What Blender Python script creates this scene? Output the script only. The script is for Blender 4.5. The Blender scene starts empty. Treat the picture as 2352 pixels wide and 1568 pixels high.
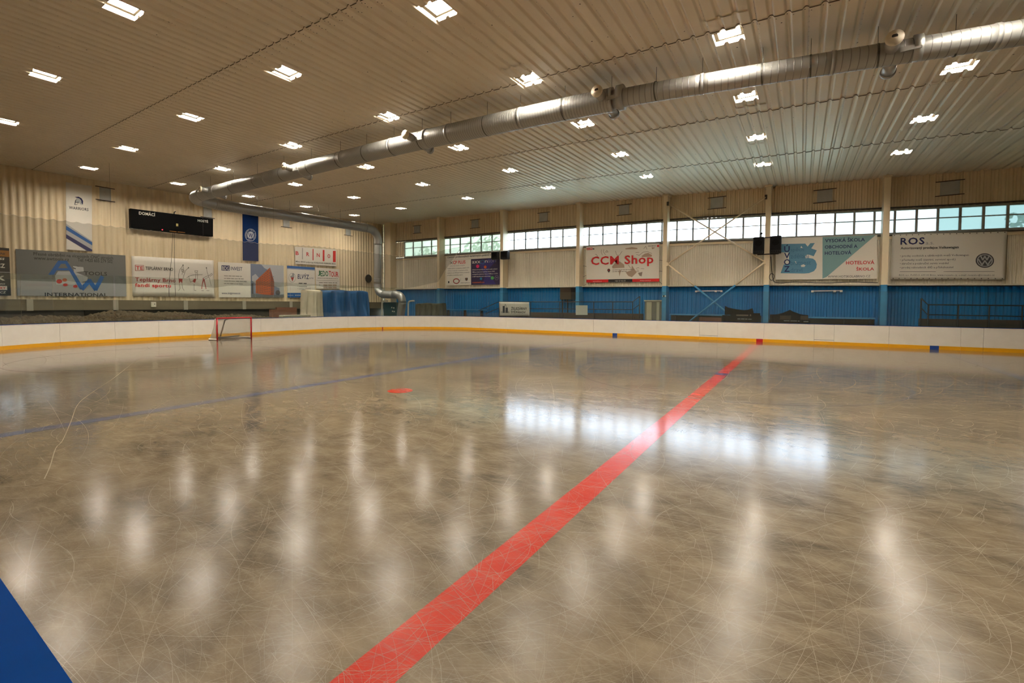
import bpy, bmesh, math, random
from mathutils import Vector, Matrix
R = random.Random(7)
C = bpy.context.scene.collection
SC = bpy.context.scene

# ------------------------------------------------------------------ camera
YAW, PITCH, ROLL, H = 0.58421, -0.03670, 0.00401, 2.0731
cam_d = bpy.data.cameras.new('camera')
cam = bpy.data.objects.new('camera', cam_d); C.objects.link(cam); SC.camera = cam
cam_d.sensor_fit = 'HORIZONTAL'; cam_d.sensor_width = 36.0
cam_d.lens = 1048.97 * 36 / 2352
cam_d.shift_x = 1048.97 * 0.02706 / 2352
cam_d.shift_y = -1048.97 * 0.04459 / 2352
cam_d.clip_start = 0.05; cam_d.clip_end = 400
_s, _c, _sp, _cp = math.sin(YAW), math.cos(YAW), math.sin(PITCH), math.cos(PITCH)
fwd = Vector((-_s*_cp, _c*_cp, _sp)); r0 = Vector((_c, _s, 0)); u0 = Vector((_s*_sp, -_c*_sp, _cp))
rt = r0*math.cos(ROLL) + u0*math.sin(ROLL); up = -r0*math.sin(ROLL) + u0*math.cos(ROLL)
m3 = Matrix((rt, up, -fwd)).transposed().to_4x4(); m3.translation = Vector((0, 0, H))
cam.matrix_world = m3

# ------------------------------------------------------------------ light and exposure
LAMP_STRENGTH = 150.0
LAMP_COLOR = (1.0, 0.90, 0.74)
SKY_STRENGTH = 11.0
SC.view_settings.view_transform = 'Standard'; SC.view_settings.look = 'None'
SC.view_settings.exposure = 0.8; SC.view_settings.gamma = 1.0; SC.view_settings.use_curve_mapping = False
W = bpy.data.worlds.new('overcast_sky'); SC.world = W; W.use_nodes = True
wn = W.node_tree.nodes; wl = W.node_tree.links; wn.clear()
wo = wn.new('ShaderNodeOutputWorld'); wb = wn.new('ShaderNodeBackground'); wt = wn.new('ShaderNodeTexCoord')
ws = wn.new('ShaderNodeSeparateXYZ'); wr = wn.new('ShaderNodeValToRGB'); wns = wn.new('ShaderNodeTexNoise'); wm = wn.new('ShaderNodeMixRGB')
wl.new(wt.outputs['Generated'], ws.inputs[0]); wl.new(ws.outputs['Z'], wr.inputs[0])
wr.color_ramp.elements[0].position = 0.0; wr.color_ramp.elements[0].color = (.80, .88, .92, 1)
wr.color_ramp.elements[1].position = 0.6; wr.color_ramp.elements[1].color = (.74, .86, 1.0, 1)
wns.inputs['Scale'].default_value = 5.0; wns.inputs['Detail'].default_value = 4
wl.new(wt.outputs['Generated'], wns.inputs['Vector'])
wm.blend_type = 'MULTIPLY'; wm.inputs[0].default_value = 0.35
wl.new(wr.outputs[0], wm.inputs[1]); wl.new(wns.outputs[0], wm.inputs[2])
wl.new(wm.outputs[0], wb.inputs[0]); wb.inputs[1].default_value = SKY_STRENGTH; wl.new(wb.outputs[0], wo.inputs[0])
SC.cycles.max_bounces = 8; SC.cycles.diffuse_bounces = 5; SC.cycles.glossy_bounces = 4
SC.cycles.transparent_max_bounces = 16; SC.cycles.sample_clamp_indirect = 6.0
SC.cycles.caustics_reflective = False; SC.cycles.caustics_refractive = False

# ------------------------------------------------------------------ materials
MATS = {}
def nodes(name):
    m = bpy.data.materials.new(name); m.use_nodes = True; MATS[name] = m
    nt = m.node_tree; return m, nt, nt.nodes['Principled BSDF']
def rgb(c): return (c[0], c[1], c[2], 1)
def mat(name, col, rough=.5, metal=0., spec=.5, vary=.0, vscale=3., var_to=None, bump=0., stretch=None, emit=None, estr=0.):
    m, nt, b = nodes(name)
    b.inputs['Base Color'].default_value = rgb(col); b.inputs['Roughness'].default_value = rough
    b.inputs['Metallic'].default_value = metal; b.inputs['Specular IOR Level'].default_value = spec
    if vary or bump:
        tc = nt.nodes.new('ShaderNodeTexCoord'); mp = nt.nodes.new('ShaderNodeMapping')
        if stretch: mp.inputs['Scale'].default_value = stretch
        n = nt.nodes.new('ShaderNodeTexNoise'); n.inputs['Scale'].default_value = vscale; n.inputs['Detail'].default_value = 6
        nt.links.new(tc.outputs['Object'], mp.inputs[0]); nt.links.new(mp.outputs[0], n.inputs['Vector'])
        if vary:
            mx = nt.nodes.new('ShaderNodeMixRGB'); rp = nt.nodes.new('ShaderNodeValToRGB')
            rp.color_ramp.elements[0].position = .38; rp.color_ramp.elements[1].position = .68
            nt.links.new(n.outputs[0], rp.inputs[0])
            mm = nt.nodes.new('ShaderNodeMath'); mm.operation = 'MULTIPLY'; mm.inputs[1].default_value = vary
            nt.links.new(rp.outputs[0], mm.inputs[0]); nt.links.new(mm.outputs[0], mx.inputs[0])
            mx.inputs[1].default_value = rgb(col); mx.inputs[2].default_value = rgb(var_to or tuple(x*.55 for x in col))
            nt.links.new(mx.outputs[0], b.inputs['Base Color'])
        if bump:
            bp = nt.nodes.new('ShaderNodeBump'); bp.inputs['Strength'].default_value = bump; bp.inputs['Distance'].default_value = .02
            nt.links.new(n.outputs[0], bp.inputs['Height']); nt.links.new(bp.outputs[0], b.inputs['Normal'])
    if emit:
        b.inputs['Emission Color'].default_value = rgb(emit); b.inputs['Emission Strength'].default_value = estr
    return m
def see(name, tint, solid, amount, gloss=0., rough=.05, translucent=False, ior=1.45):
    """partly see-through sheet: transparent + diffuse (or translucent) + optional fresnel gloss"""
    m, nt, b = nodes(name); nt.nodes.remove(b); out = nt.nodes['Material Output']
    t = nt.nodes.new('ShaderNodeBsdfTransparent'); t.inputs[0].default_value = rgb(tint)
    d = nt.nodes.new('ShaderNodeBsdfTranslucent' if translucent else 'ShaderNodeBsdfDiffuse'); d.inputs[0].default_value = rgb(solid)
    mx = nt.nodes.new('ShaderNodeMixShader'); mx.inputs[0].default_value = amount
    nt.links.new(t.outputs[0], mx.inputs[1]); nt.links.new(d.outputs[0], mx.inputs[2]); last = mx
    if gloss:
        g = nt.nodes.new('ShaderNodeBsdfGlossy'); g.inputs['Roughness'].default_value = rough
        f = nt.nodes.new('ShaderNodeFresnel'); f.inputs[0].default_value = ior
        k = nt.nodes.new('ShaderNodeMath'); k.operation = 'MULTIPLY'; k.inputs[1].default_value = gloss
        nt.links.new(f.outputs[0], k.inputs[0]); m2 = nt.nodes.new('ShaderNodeMixShader')
        nt.links.new(k.outputs[0], m2.inputs[0]); nt.links.new(last.outputs[0], m2.inputs[1]); nt.links.new(g.outputs[0], m2.inputs[2]); last = m2
    nt.links.new(last.outputs[0], out.inputs[0]); return m

mat('ceiling_paint', (.78, .69, .56), .34, spec=.6, vary=.25, vscale=.35, var_to=(.68, .59, .46))
mat('cream_paint', (.76, .64, .45), .5, vary=.45, vscale=1.2, var_to=(.58, .45, .27), stretch=(1, 1, .12))
mat('end_paint', (.80, .67, .46), .5, vary=.5, vscale=1.5, var_to=(.60, .47, .28), stretch=(1, 1, .10))
mat('pale_paint', (.74, .69, .57), .5, vary=.35, vscale=1.0, var_to=(.45, .41, .31), stretch=(1, 1, .3))
mat('column_paint', (.82, .70, .50), .5, vary=.3, vscale=2, var_to=(.6, .47, .3), stretch=(1, 1, .2))
mat('blue_paint', (.003, .15, .40), .42, spec=.3, vary=.5, vscale=1.2, var_to=(.006, .20, .47), stretch=(1, 1, .15))
mat('blue_column_paint', (.05, .27, .52), .45, vary=.3, vscale=2, var_to=(.02, .13, .3))
mat('dark_rail', (.035, .028, .02), .6)
mat('lap_dirt_shade', (.16, .13, .09), .8); mat('white_ledge', (.62, .58, .48), .5)
mat('window_metal', (.26, .27, .25), .45, vary=.3, vscale=8)
mat('grey_plate', (.46, .47, .46), .5, vary=.25, vscale=3)
mat('galvanised', (.40, .40, .39), .42, metal=.6, vary=.35, vscale=1.5, var_to=(.36, .36, .36))
mat('duct_groove', (.22, .22, .21), .5, metal=.5); mat('duct_seam', (.10, .10, .09), .5, metal=.6)
mat('lamp_white', (.40, .36, .30), .6); mat('nozzle_cream', (.80, .72, .58), .5)
mat('lamp_frame', (.045, .036, .024), .7, spec=.1)
mat('lamp_glow', (1, 1, 1), .5, emit=LAMP_COLOR, estr=LAMP_STRENGTH)
mat('board_white', (.84, .79, .72), .42, vary=.25, vscale=2.2, var_to=(.70, .63, .54))
mat('kick_yellow', (.88, .44, .012), .35, vary=.3, vscale=4, var_to=(.85, .33, .008))
mat('flag_navy', (.003, .020, .095), .7, spec=.1); mat('cap_blue', (.0, .045, .25), .6, spec=.05, vary=.3, vscale=9, var_to=(.0, .038, .19))
mat('marker_blue', (.012, .06, .28), .4); mat('marker_red', (.42, .01, .02), .4)
mat('dark_frame', (.02, .02, .02), .7)
mat('goal_red', (.46, .012, .02), .35); mat('goal_pad', (.75, .70, .64), .6); mat('goal_grey', (.16, .15, .13), .5)
mat('black_plastic', (.008, .008, .009), .5, spec=.25); mat('black_cloth', (.010, .010, .011), .9, spec=.1)
mat('black_gloss', (.003, .003, .003), .5, spec=.06)
mat('concrete', (.16, .14, .11), .85, vary=.5, vscale=1.2, bump=.2)
mat('concrete_beam', (.19, .155, .10), .85, vary=.6, vscale=1.0, var_to=(.11, .088, .055), stretch=(1, .25, 2))
mat('post_concrete', (.38, .35, .28), .85)
mat('dark_wall', (.05, .042, .032), .9)
mat('stone', (.12, .088, .052), .9, spec=.2, vary=.7, vscale=.9, var_to=(.05, .038, .024))
mat('rail_black', (.014, .014, .016), .45)
mat('deck_brown', (.055, .032, .02), .7, vary=.5, vscale=2)
mat('plywood_brown', (.25, .10, .055), .7, vary=.3, vscale=3)
mat('plank_pale', (.62, .56, .42), .7)
mat('tarp_white', (.66, .58, .44), .6, vary=.25, vscale=1.5)
mat('tarp_blue', (.012, .10, .30), .4, vary=.4, vscale=1.2, var_to=(.02, .15, .38))
mat('tarp_olive', (.055, .058, .035), .7, vary=.4, vscale=2)
mat('teal_metal', (.01, .05, .06), .5); mat('grey_metal', (.30, .29, .26), .5); mat('pipe_white', (.70, .66, .56), .5)
mat('door_beige', (.50, .47, .34), .5, vary=.25, vscale=2); mat('door_dark', (.17, .17, .14), .6)
mat('heater_brown', (.06, .042, .025), .7, vary=.4, vscale=6)
mat('white_print', (.78, .74, .66), .6); mat('white_board', (.62, .63, .58), .5)
mat('tube_white', (.8, .8, .78), .4)
mat('leaf', (.10, .17, .06), .8, vary=.6, vscale=.6, var_to=(.2, .26, .12)); mat('bark', (.12, .09, .06), .9)
mat('grass_ground', (.16, .22, .10), .95, vary=.5, vscale=.3)
mat('cable_black', (.012, .012, .012), .5); mat('cord_white', (.6, .55, .45), .7)
see('rink_glass', (.95, .98, .96), (.30, .33, .28), .025, gloss=1.0, rough=.04)
see('net_mesh', (1, 1, 1), (.10, .085, .06), .34)
see('goal_net', (1, 1, 1), (.62, .58, .50), .42)
see('pane_clear', (.93, .96, 1.0), (.85, .9, 1.0), .16, gloss=.5, rough=.2, translucent=True)
see('pane_green', (.42, .45, .40), (.32, .35, .30), .45, gloss=.5, rough=.2, translucent=True)
see('pane_teal', (.30, .36, .355), (.18, .22, .215), .45, gloss=.5, rough=.2, translucent=True)
see('pane_dim', (.46, .50, .51), (.34, .38, .385), .40, gloss=.5, rough=.2, translucent=True)
see('scratch_frost', (1, 1, 1), (.62, .53, .41), .42)

def ice_like(name, c1, c2, c3, frost=.16):
    """glossy ice: cloudy mottling, thin skate streaks in several directions, slightly uneven gloss"""
    m, nt, b = nodes(name); N = nt.nodes; L = nt.links
    tc = N.new('ShaderNodeTexCoord')
    def noise(scale, detail=5, rough=.55, mapping=None, rot=0.):
        mp = N.new('ShaderNodeMapping'); mp.inputs['Rotation'].default_value = (0, 0, rot)
        if mapping: mp.inputs['Scale'].default_value = mapping
        L.new(tc.outputs['Object'], mp.inputs[0]); n = N.new('ShaderNodeTexNoise')
        n.inputs['Scale'].default_value = scale; n.inputs['Detail'].default_value = detail; n.inputs['Roughness'].default_value = rough
        L.new(mp.outputs[0], n.inputs['Vector']); return n.outputs[0]
    def ramp(sock, a, bb):
        r = N.new('ShaderNodeValToRGB'); r.color_ramp.elements[0].position = a; r.color_ramp.elements[1].position = bb
        L.new(sock, r.inputs[0]); return r.outputs[0]
    def mix(f, a, bb, fac=None):
        x = N.new('ShaderNodeMixRGB'); L.new(f, x.inputs[0]) if not isinstance(f, float) else setattr(x.inputs[0], 'default_value', f)
        for i, v in ((1, a), (2, bb)):
            if isinstance(v, tuple): x.inputs[i].default_value = rgb(v)
            else: L.new(v, x.inputs[i])
        return x.outputs[0]
    def mul(a, k):
        x = N.new('ShaderNodeMath'); x.operation = 'MULTIPLY'; L.new(a, x.inputs[0])
        if isinstance(k, float): x.inputs[1].default_value = k
        else: L.new(k, x.inputs[1])
        return x.outputs[0]
    def add(a, bb):
        x = N.new('ShaderNodeMath'); x.operation = 'ADD'; x.use_clamp = True; L.new(a, x.inputs[0]); L.new(bb, x.inputs[1]); return x.outputs[0]
    big = ramp(noise(.55, 6, .6, (1, 1.5, 1)), .30, .74)
    mid = ramp(noise(2.6, 6, .65, (1, 1.6, 1), .4), .40, .68)
    col = mix(big, c1, c2); col = mix(mul(mid, .55), col, c3)
    streak = None
    for k, (rot, sx, sy, sc, lo, hi) in enumerate(((.15, 1.0, 13, 1.6, .60, .74), (1.1, 1.2, 14, 1.5, .62, .76), (-.6, .9, 12, 1.7, .62, .76), (.65, 1.3, 15, 1.4, .62, .76), (2.2, 1.1, 14, 1.4, .62, .78))):
        w = ramp(noise(sc, 3, .6, (sx, sy, 1), rot), lo, hi); streak = w if streak is None else add(streak, w)
    fine = ramp(noise(42, 4, .7, (1, 2.2, 1), .3), .48, .72)
    haze = add(mul(streak, frost), mul(fine, frost*.7))
    col = mix(haze, col, (.36, .305, .23))
    L.new(col, b.inputs['Base Color'])
    b.inputs['IOR'].default_value = 1.31; b.inputs['Specular IOR Level'].default_value = .5
    # scratched ice scatters light met steeply and mirrors light met at a grazing angle
    lw = N.new('ShaderNodeLayerWeight'); lw.inputs['Blend'].default_value = .5
    mr = N.new('ShaderNodeMapRange'); L.new(lw.outputs['Facing'], mr.inputs[0])
    for k, v in ((1, .35), (2, .97), (3, .25), (4, .075)): mr.inputs[k].default_value = v
    L.new(add(mr.outputs[0], mul(add(mul(mid, .5), mul(streak, .5)), .04)), b.inputs['Roughness'])
    bp = N.new('ShaderNodeBump'); bp.inputs['Strength'].default_value = .05; bp.inputs['Distance'].default_value = .003
    L.new(noise(9, 5, .6, (1, 1.4, 1)), bp.inputs['Height']); L.new(bp.outputs[0], b.inputs['Normal'])
    return m
ice_like('ice', (.185, .143, .090), (.052, .042, .030), (.26, .21, .142), .20)
ice_like('ice_red', (.46, .024, .012), (.36, .016, .008), (.50, .06, .032), .14)
ice_like('ice_blue', (.05, .075, .17), (.03, .045, .12), (.09, .11, .18), .14)
ice_like('ice_pale_red', (.20, .065, .045), (.14, .05, .035), (.22, .11, .08), .16)
ice_like('ice_pale_blue', (.10, .11, .14), (.06, .07, .11), (.14, .14, .15), .16)

# ------------------------------------------------------------------ helpers
def M_(name, V, F, m, parent=None, smooth=False, kind=None):
    me = bpy.data.meshes.new(name); me.from_pydata([tuple(v) for v in V], [], F); me.update()
    if smooth: me.shade_smooth()
    if isinstance(m, str): m = MATS[m]
    me.materials.append(m)
    o = bpy.data.objects.new(name, me); C.objects.link(o)
    if parent: o.parent = parent; o.matrix_parent_inverse = Matrix.Translation(-Vector(parent.location)) if parent.location.length else Matrix()
    if kind: o['kind'] = kind
    return o
class MB:
    def __init__(s): s.V = []; s.F = []
    def add(s, V, F):
        n = len(s.V); s.V += [tuple(v) for v in V]; s.F += [tuple(i+n for i in f) for f in F]; return s
    def box(s, a, b):
        x0, y0, z0 = a; x1, y1, z1 = b
        return s.add([(x0,y0,z0),(x1,y0,z0),(x1,y1,z0),(x0,y1,z0),(x0,y0,z1),(x1,y0,z1),(x1,y1,z1),(x0,y1,z1)],
                     [(3,2,1,0),(4,5,6,7),(0,1,5,4),(1,2,6,5),(2,3,7,6),(3,0,4,7)])
    def bevel_box(s, a, b, r):
        x0, y0, z0 = a; x1, y1, z1 = b
        V = []
        for z, k in ((z0, r), (z0+r, 0), (z1-r, 0), (z1, r)):
            for (x, y) in ((x0+k+ (r if 1 else 0), y0+k), (x1-k-r, y0+k), (x1-k, y0+k+r), (x1-k, y1-k-r), (x1-k-r, y1-k), (x0+k+r, y1-k), (x0+k, y1-k-r), (x0+k, y0+k+r)): V.append((x, y, z))
        F = [tuple(range(7, -1, -1)), tuple(range(24, 32))]
        for l in range(3):
            for i in range(8): F.append((l*8+i, l*8+(i+1) % 8, l*8+8+(i+1) % 8, l*8+8+i))
        return s.add(V, F)
    def tube(s, pts, r, n=8, caps=True):
        pts = [Vector(p) for p in pts]; V = []; F = []
        prev = None
        for i, p in enumerate(pts):
            t = (pts[min(i+1, len(pts)-1)] - pts[max(i-1, 0)]).normalized()
            if prev is None:
                a = Vector((0, 0, 1)) if abs(t.z) < .9 else Vector((1, 0, 0)); prev = (a - t*a.dot(t)).normalized()
            else: prev = (prev - t*prev.dot(t)).normalized()
            q = t.cross(prev); rr = r[i] if isinstance(r, (list, tuple)) else r
            for k in range(n):
                a = 2*math.pi*k/n; V.append(p + (prev*math.cos(a) + q*math.sin(a))*rr)
        for i in range(len(pts)-1):
            for k in range(n): F.append((i*n+k, i*n+(k+1) % n, (i+1)*n+(k+1) % n, (i+1)*n+k))
        if caps: F += [tuple(range(n-1, -1, -1)), tuple(range((len(pts)-1)*n, len(pts)*n))]
        return s.add(V, F)
    def build(s, name, m, parent=None, smooth=False, kind=None): return M_(name, s.V, s.F, m, parent, smooth, kind)
def tag(o, label=None, cat=None, group=None, kind=None):
    if label: o['label'] = label
    if cat: o['category'] = cat
    if group: o['group'] = group
    if kind: o['kind'] = kind
    return o
def root(name, loc, label, cat, group=None, kind=None):
    o = bpy.data.objects.new(name, None); C.objects.link(o); o.location = loc; o.empty_display_size = .2
    return tag(o, label, cat, group, kind)
def interp(x, pts):
    if x <= pts[0][0]: return pts[0][1]
    for (a, b), (c, d) in zip(pts, pts[1:]):
        if x <= c: return b + (d-b)*(x-a)/(c-a)
    return pts[-1][1]
def crom(pts, n=6):
    P = [Vector(p) for p in pts]; out = []
    for i in range(len(P)-1):
        a, b, c, d = P[max(i-1, 0)], P[i], P[i+1], P[min(i+2, len(P)-1)]
        for k in range(n):
            t = k/n; out.append(.5*((2*b) + (-a+c)*t + (2*a-5*b+4*c-d)*t*t + (-a+3*b-3*c+d)*t**3))
    out.append(P[-1]); return out
def resample(pts, step):
    out = [pts[0]]; acc = 0.
    for a, b in zip(pts, pts[1:]):
        L = (b-a).length; pos = step - acc
        while pos <= L: out.append(a + (b-a)*(pos/L)); pos += step
        acc = (acc + L) % step
    return out
ORD = ['first', 'second', 'third', 'fourth', 'fifth', 'sixth', 'seventh', 'eighth', 'ninth', 'tenth']

# ------------------------------------------------------------------ dimensions of the hall (metres)
EX, WY, EB, YF, YN, BH, KH = -35.37, 32.21, -30.06, 29.71, 0.335, 1.075, 0.172   # end wall, window wall, end boards, far / near boards
RX, RCX = 26.1, 8.5                                                               # right end of the rink, corner radius
XR, XBL, XBR = -1.96, -10.36, 5.34                                                # centre line, the two blue lines
def cz(X, Y):
    x, y = X/20, Y/20
    return 8.4188 - .8037*x + .2216*y - .1884*x*x - .034*x*y + .1384*y*y if X > -40 else 9.6
def cz2(X, Y): return cz(min(X, 12), Y)
PITCHC, AMPC = .333, .028
def prof(x):
    p = (x/PITCHC) % 1.0
    return AMPC*interp(p, [(0, -1), (.55, -1), (.60, -.85), (.67, .85), (.72, 1), (.83, 1), (.88, .85), (.95, -.85), (1, -1)])
WTOP = [(-35.4, 8.14), (-32.4, 8.12), (-24, 8.05), (-17.5, 7.99), (-11, 7.83), (-5, 7.68), (1, 7.40), (6, 7.13), (12, 6.9)]
WBOT = [(-35.4, 6.62), (-32.4, 6.60), (-24, 6.56), (-17.5, 6.50), (-11, 6.38), (-5, 6.26), (1, 6.01), (6, 5.85), (12, 5.7)]
PAINT = [(-35.4, 3.52), (-28.3, 3.50), (-21, 3.435), (-14.4, 3.427), (-8, 3.336), (-2, 3.30), (3.6, 3.19), (12, 3.05)]

# ------------------------------------------------------------------ floor and ice
fl = MB().box((-37, -6, -.25), (32, 34, -.06)).build('floor', 'concrete'); tag(fl, kind='structure')
def rink_outline(off=0., n=14):
    P = []
    x0, x1, y0, y1, r = EB-off, RX+off, YN-off, YF+off, RCX+off
    for cx, cy, a in ((x0+r, y1-r, 90), (x0+r, y0+r, 180), (x1-r, y0+r, 270), (x1-r, y1-r, 0)):
        for k in range(n+1):
            t = math.radians(a + 90*k/n); P.append((cx + r*math.cos(t), cy + r*math.sin(t)))
    return P
ol = rink_outline(.02)
ice = M_('floor_ice', [(x, y, 0) for x, y in ol] + [(x, y, -.05) for x, y in ol],
         [tuple(range(len(ol)))] + [(i, i+len(ol), (i+1) % len(ol)+len(ol), (i+1) % len(ol)) for i in range(len(ol))], 'ice')
tag(ice, kind='structure')
def ribbon(name, pts, w, z, m, closed=False, thick=.0):
    V = []; n = len(pts)
    for i, p in enumerate(pts):
        a = pts[(i-1) % n] if closed or i else pts[0]; b = pts[(i+1) % n] if closed or i < n-1 else pts[-1]
        t = Vector((b[0]-a[0], b[1]-a[1])).normalized(); q = Vector((-t.y, t.x))*w/2
        V += [(p[0]+q.x, p[1]+q.y, z), (p[0]-q.x, p[1]-q.y, z)]
    F = [(2*i, 2*i+1, (2*i+3) % (2*n), (2*i+2) % (2*n)) for i in range(n if closed else n-1)]
    return M_(name, V, F, m, ice)
def circ(cx, cy, r, n=72, a0=0, a1=360): return [(cx + r*math.cos(math.radians(a0+(a1-a0)*k/n)), cy + r*math.sin(math.radians(a0+(a1-a0)*k/n))) for k in range(n+1)]
def disc(name, cx, cy, r, z, m, n=32):
    return M_(name, [(cx + r*math.cos(2*math.pi*k/n), cy + r*math.sin(2*math.pi*k/n), z) for k in range(n)], [tuple(range(n))], m, ice)
tag(ribbon('center_line', [(XR, YN+.02 + (YF-YN-.04)*k/40) for k in range(41)], .30, .0012, 'ice_red'), 'broad red line across the ice')
tag(ribbon('blue_line', [(XBL-.0, YN+.02 + (YF-YN-.04)*k/40) for k in range(41)], .30, .0012, 'ice_blue'), 'blue line across the ice on the goal side')
tag(ribbon('blue_line', [(XBR, YN+.02 + (YF-YN-.04)*k/40) for k in range(41)], .30, .0012, 'ice_pale_blue'), 'pale blue line at the right')
ribbon('goal_line', [(-27.13, 2.2), (-27.13, 27.3)], .06, .0012, 'ice_pale_red')
ribbon('center_circle', circ(XR, 15.1, 4.28)[:-1], .06, .0018, 'ice_pale_blue', True)
disc('center_spot', XR, 15.1, .22, .0024, 'ice_blue')
disc('faceoff_dot', -7.97, 7.75, .30, .0018, 'ice_red'); disc('faceoff_dot', -7.97, 22.4, .30, .0018, 'ice_pale_red')
disc('faceoff_dot', 3.57, 22.4, .30, .0018, 'ice_pale_red'); disc('faceoff_dot', 3.57, 7.75, .30, .0018, 'ice_red')
for cy in (7.65, 22.5):
    ribbon('faceoff_circle', circ(-20.75, cy, 4.35)[:-1], .06, .0018, 'ice_pale_red', True); disc('faceoff_dot', -20.8, cy, .30, .0024, 'ice_pale_red')
ribbon('goal_crease', circ(-27.1, 13.45, 1.8, 24, -90, 90), .06, .0018, 'ice_pale_red')
ribbon('ice_crack', [tuple(p)[:2] for p in crom([(-20.6,6.9,0),(-19.6,6.3,0),(-16,4.69,0),(-13.4,3.45,0),(-12.2,2.95,0),(-10.7,2.5,0),(-9.26,2.06,0),(-8.8,1.88,0),(-7.9,1.63,0),(-7.38,1.47,0)], 5)], .010, .003, 'scratch_frost')
sc = MB()
def scratch(x, y, a, L, k, w):
    n = max(4, int(L/.14)); V = []; h = L/n; px, py = x, y
    for i in range(n+1):
        ww = w*(.25 + .75*math.sin(math.pi*min(1, max(0, i/n)))); V += [(px - math.sin(a)*ww/2, py + math.cos(a)*ww/2, .0034), (px + math.sin(a)*ww/2, py - math.cos(a)*ww/2, .0034)]
        px += math.cos(a)*h; py += math.sin(a)*h; a += k*h
    sc.add(V, [(2*i, 2*i+1, 2*i+3, 2*i+2) for i in range(n)])
for i in range(7500):
    d = .9 + 11.5*R.random()**1.7; u = R.uniform(-1.15, 1.15)
    x = -_s*d + _c*u*d; y = _c*d + _s*u*d
    if y < YN+.1: continue
    L = R.choice((.15, .25, .35, .5, .8, 1.2, 1.9))*R.uniform(.6, 1.3)*(.6 + d*.09)
    scratch(x, y, R.uniform(0, 6.28) if R.random() < .55 else YAW + R.gauss(0, .5), L, R.gauss(0, .5) if R.random() < .75 else R.gauss(0, 1.6), R.choice((.0009, .0012, .0016, .0026))*(.75+.10*d))
for i in range(1500):
    d = R.uniform(9, 27); u = R.uniform(-1.1, 1.1); x = -_s*d + _c*u*d; y = _c*d + _s*u*d
    if not (YN+.2 < y < YF-.3 and x > EB+3): continue
    scratch(x, y, YAW + R.gauss(0, .7), R.uniform(1, 5), R.gauss(0, .10), R.uniform(.002, .005))
so = sc.build('skate_scratches', 'scratch_frost', ice); so['kind'] = 'stuff'

# ------------------------------------------------------------------ lamps: places first, the ceiling is cut open for them
LAMPS = [[(3.46,26.49),(-1.75,26.03),(-7.34,25.87),(-13.43,25.81),(-19.9,25.93),(-26.91,26.33),(-32.79,26.52)],
         [(3.42,21.82),(-1.7,21.33),(-7.21,20.99),(-13.21,20.95),(-19.59,21.01),(-26.51,21.42),(-32.49,21.69)],
         [(3.4,17.38),(-1.65,16.77),(-7.1,16.45),(-13.1,16.41),(-19.37,16.45),(-26.31,16.83),(-32.29,17.1)],
         [(3.4,13.0),(-1.65,12.62),(-7.06,12.2),(-13.04,12.12),(-19.41,12.25),(-26.31,12.56),(-32.18,12.77)],
         [(3.4,8.6),(-1.65,8.4),(-7.11,8.12),(-13.07,8.09),(-19.48,8.21),(-26.43,8.42),(-32.23,8.56)],
         [(3.4,4.4),(-1.65,4.3),(-7.2,4.25),(-13.32,4.24),(-19.62,4.23),(-26.28,4.5)]]
LW, LL, LD = .33, .31, .105
HOLES = [(x-LW, x+LW, y-LL, y+LL) for row in LAMPS for x, y in row]
ceil = root('ceiling', (0, 0, 0), None, None, kind='structure')
ROWS = [-5.0, 1.0, 7.0, 12.3, 18.45, 24.65, 32.6]
far = MB()
def sheet(x0, x1, y0, y1, z0, z1, target=None):
    k0 = math.floor(x0/PITCHC); xs = {round(x0, 5), round(x1, 5)} | {round((k0+q+f)*PITCHC, 5) for q in range(6) for f in (0, .06, .5, .55, .6, .67, .72, .775, .83, .88, .95) if x0 < (k0+q+f)*PITCHC < x1}; ys = {y0, y1, (y0+y1)/2}; hs = []
    for a, b, c, d in HOLES:
        if a < x1 and b > x0 and c < y1 and d > y0:
            a2, b2 = max(a, x0), min(b, x1); xs |= {round(a2, 5), round(b2, 5)}; ys |= {max(c, y0), min(d, y1)}; hs.append((a2, b2, max(c, y0), min(d, y1)))
    xs = sorted(xs); ys = sorted(ys); V = []; F = []
    for y in ys:
        for x in xs: V.append((x, y, cz2(x, y) + prof(x) + z0 + (z1-z0)*(y-y0)/(y1-y0)))
    n = len(xs)
    for j in range(len(ys)-1):
        for i in range(n-1):
            mx, my = (xs[i]+xs[i+1])/2, (ys[j]+ys[j+1])/2
            if any(a < mx < b and c < my < d for a, b, c, d in hs): continue
            F.append((j*n+i, (j+1)*n+i, (j+1)*n+i+1, j*n+i+1))
    if target is not None: target.add(V, F)
    else: M_('ceiling_sheet', V, F, 'ceiling_paint', ceil, True)
for j in range(6):
    for i in range(46):
        x0 = -36 + i*.999; a = (x0, x0+.999+.03, ROWS[j]-.06, ROWS[j+1], -.012, .004)
        if j == 0 or (j == 1 and x0 > -4): sheet(*a, target=far)
        else: sheet(*a)
    for i in range(23): sheet(9.95+i*.999, 9.95+(i+1)*.999+.02, ROWS[j]-.06, ROWS[j+1], -.012, .004, target=far)
fo = far.build('ceiling_sheet', 'ceiling_paint', ceil, True); fo['kind'] = 'stuff'
for y in ROWS[1:-1]:  # dark strip on each sheet lap: edge dirt plus its shadow, put into the colour
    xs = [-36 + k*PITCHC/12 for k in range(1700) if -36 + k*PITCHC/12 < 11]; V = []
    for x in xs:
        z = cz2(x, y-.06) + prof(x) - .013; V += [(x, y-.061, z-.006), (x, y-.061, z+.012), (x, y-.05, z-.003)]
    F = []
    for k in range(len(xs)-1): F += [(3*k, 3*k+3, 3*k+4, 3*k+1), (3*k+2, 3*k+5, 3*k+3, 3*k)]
    M_('lap_edge', V, F, 'lap_dirt_shade', ceil)
roof = MB()
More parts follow.
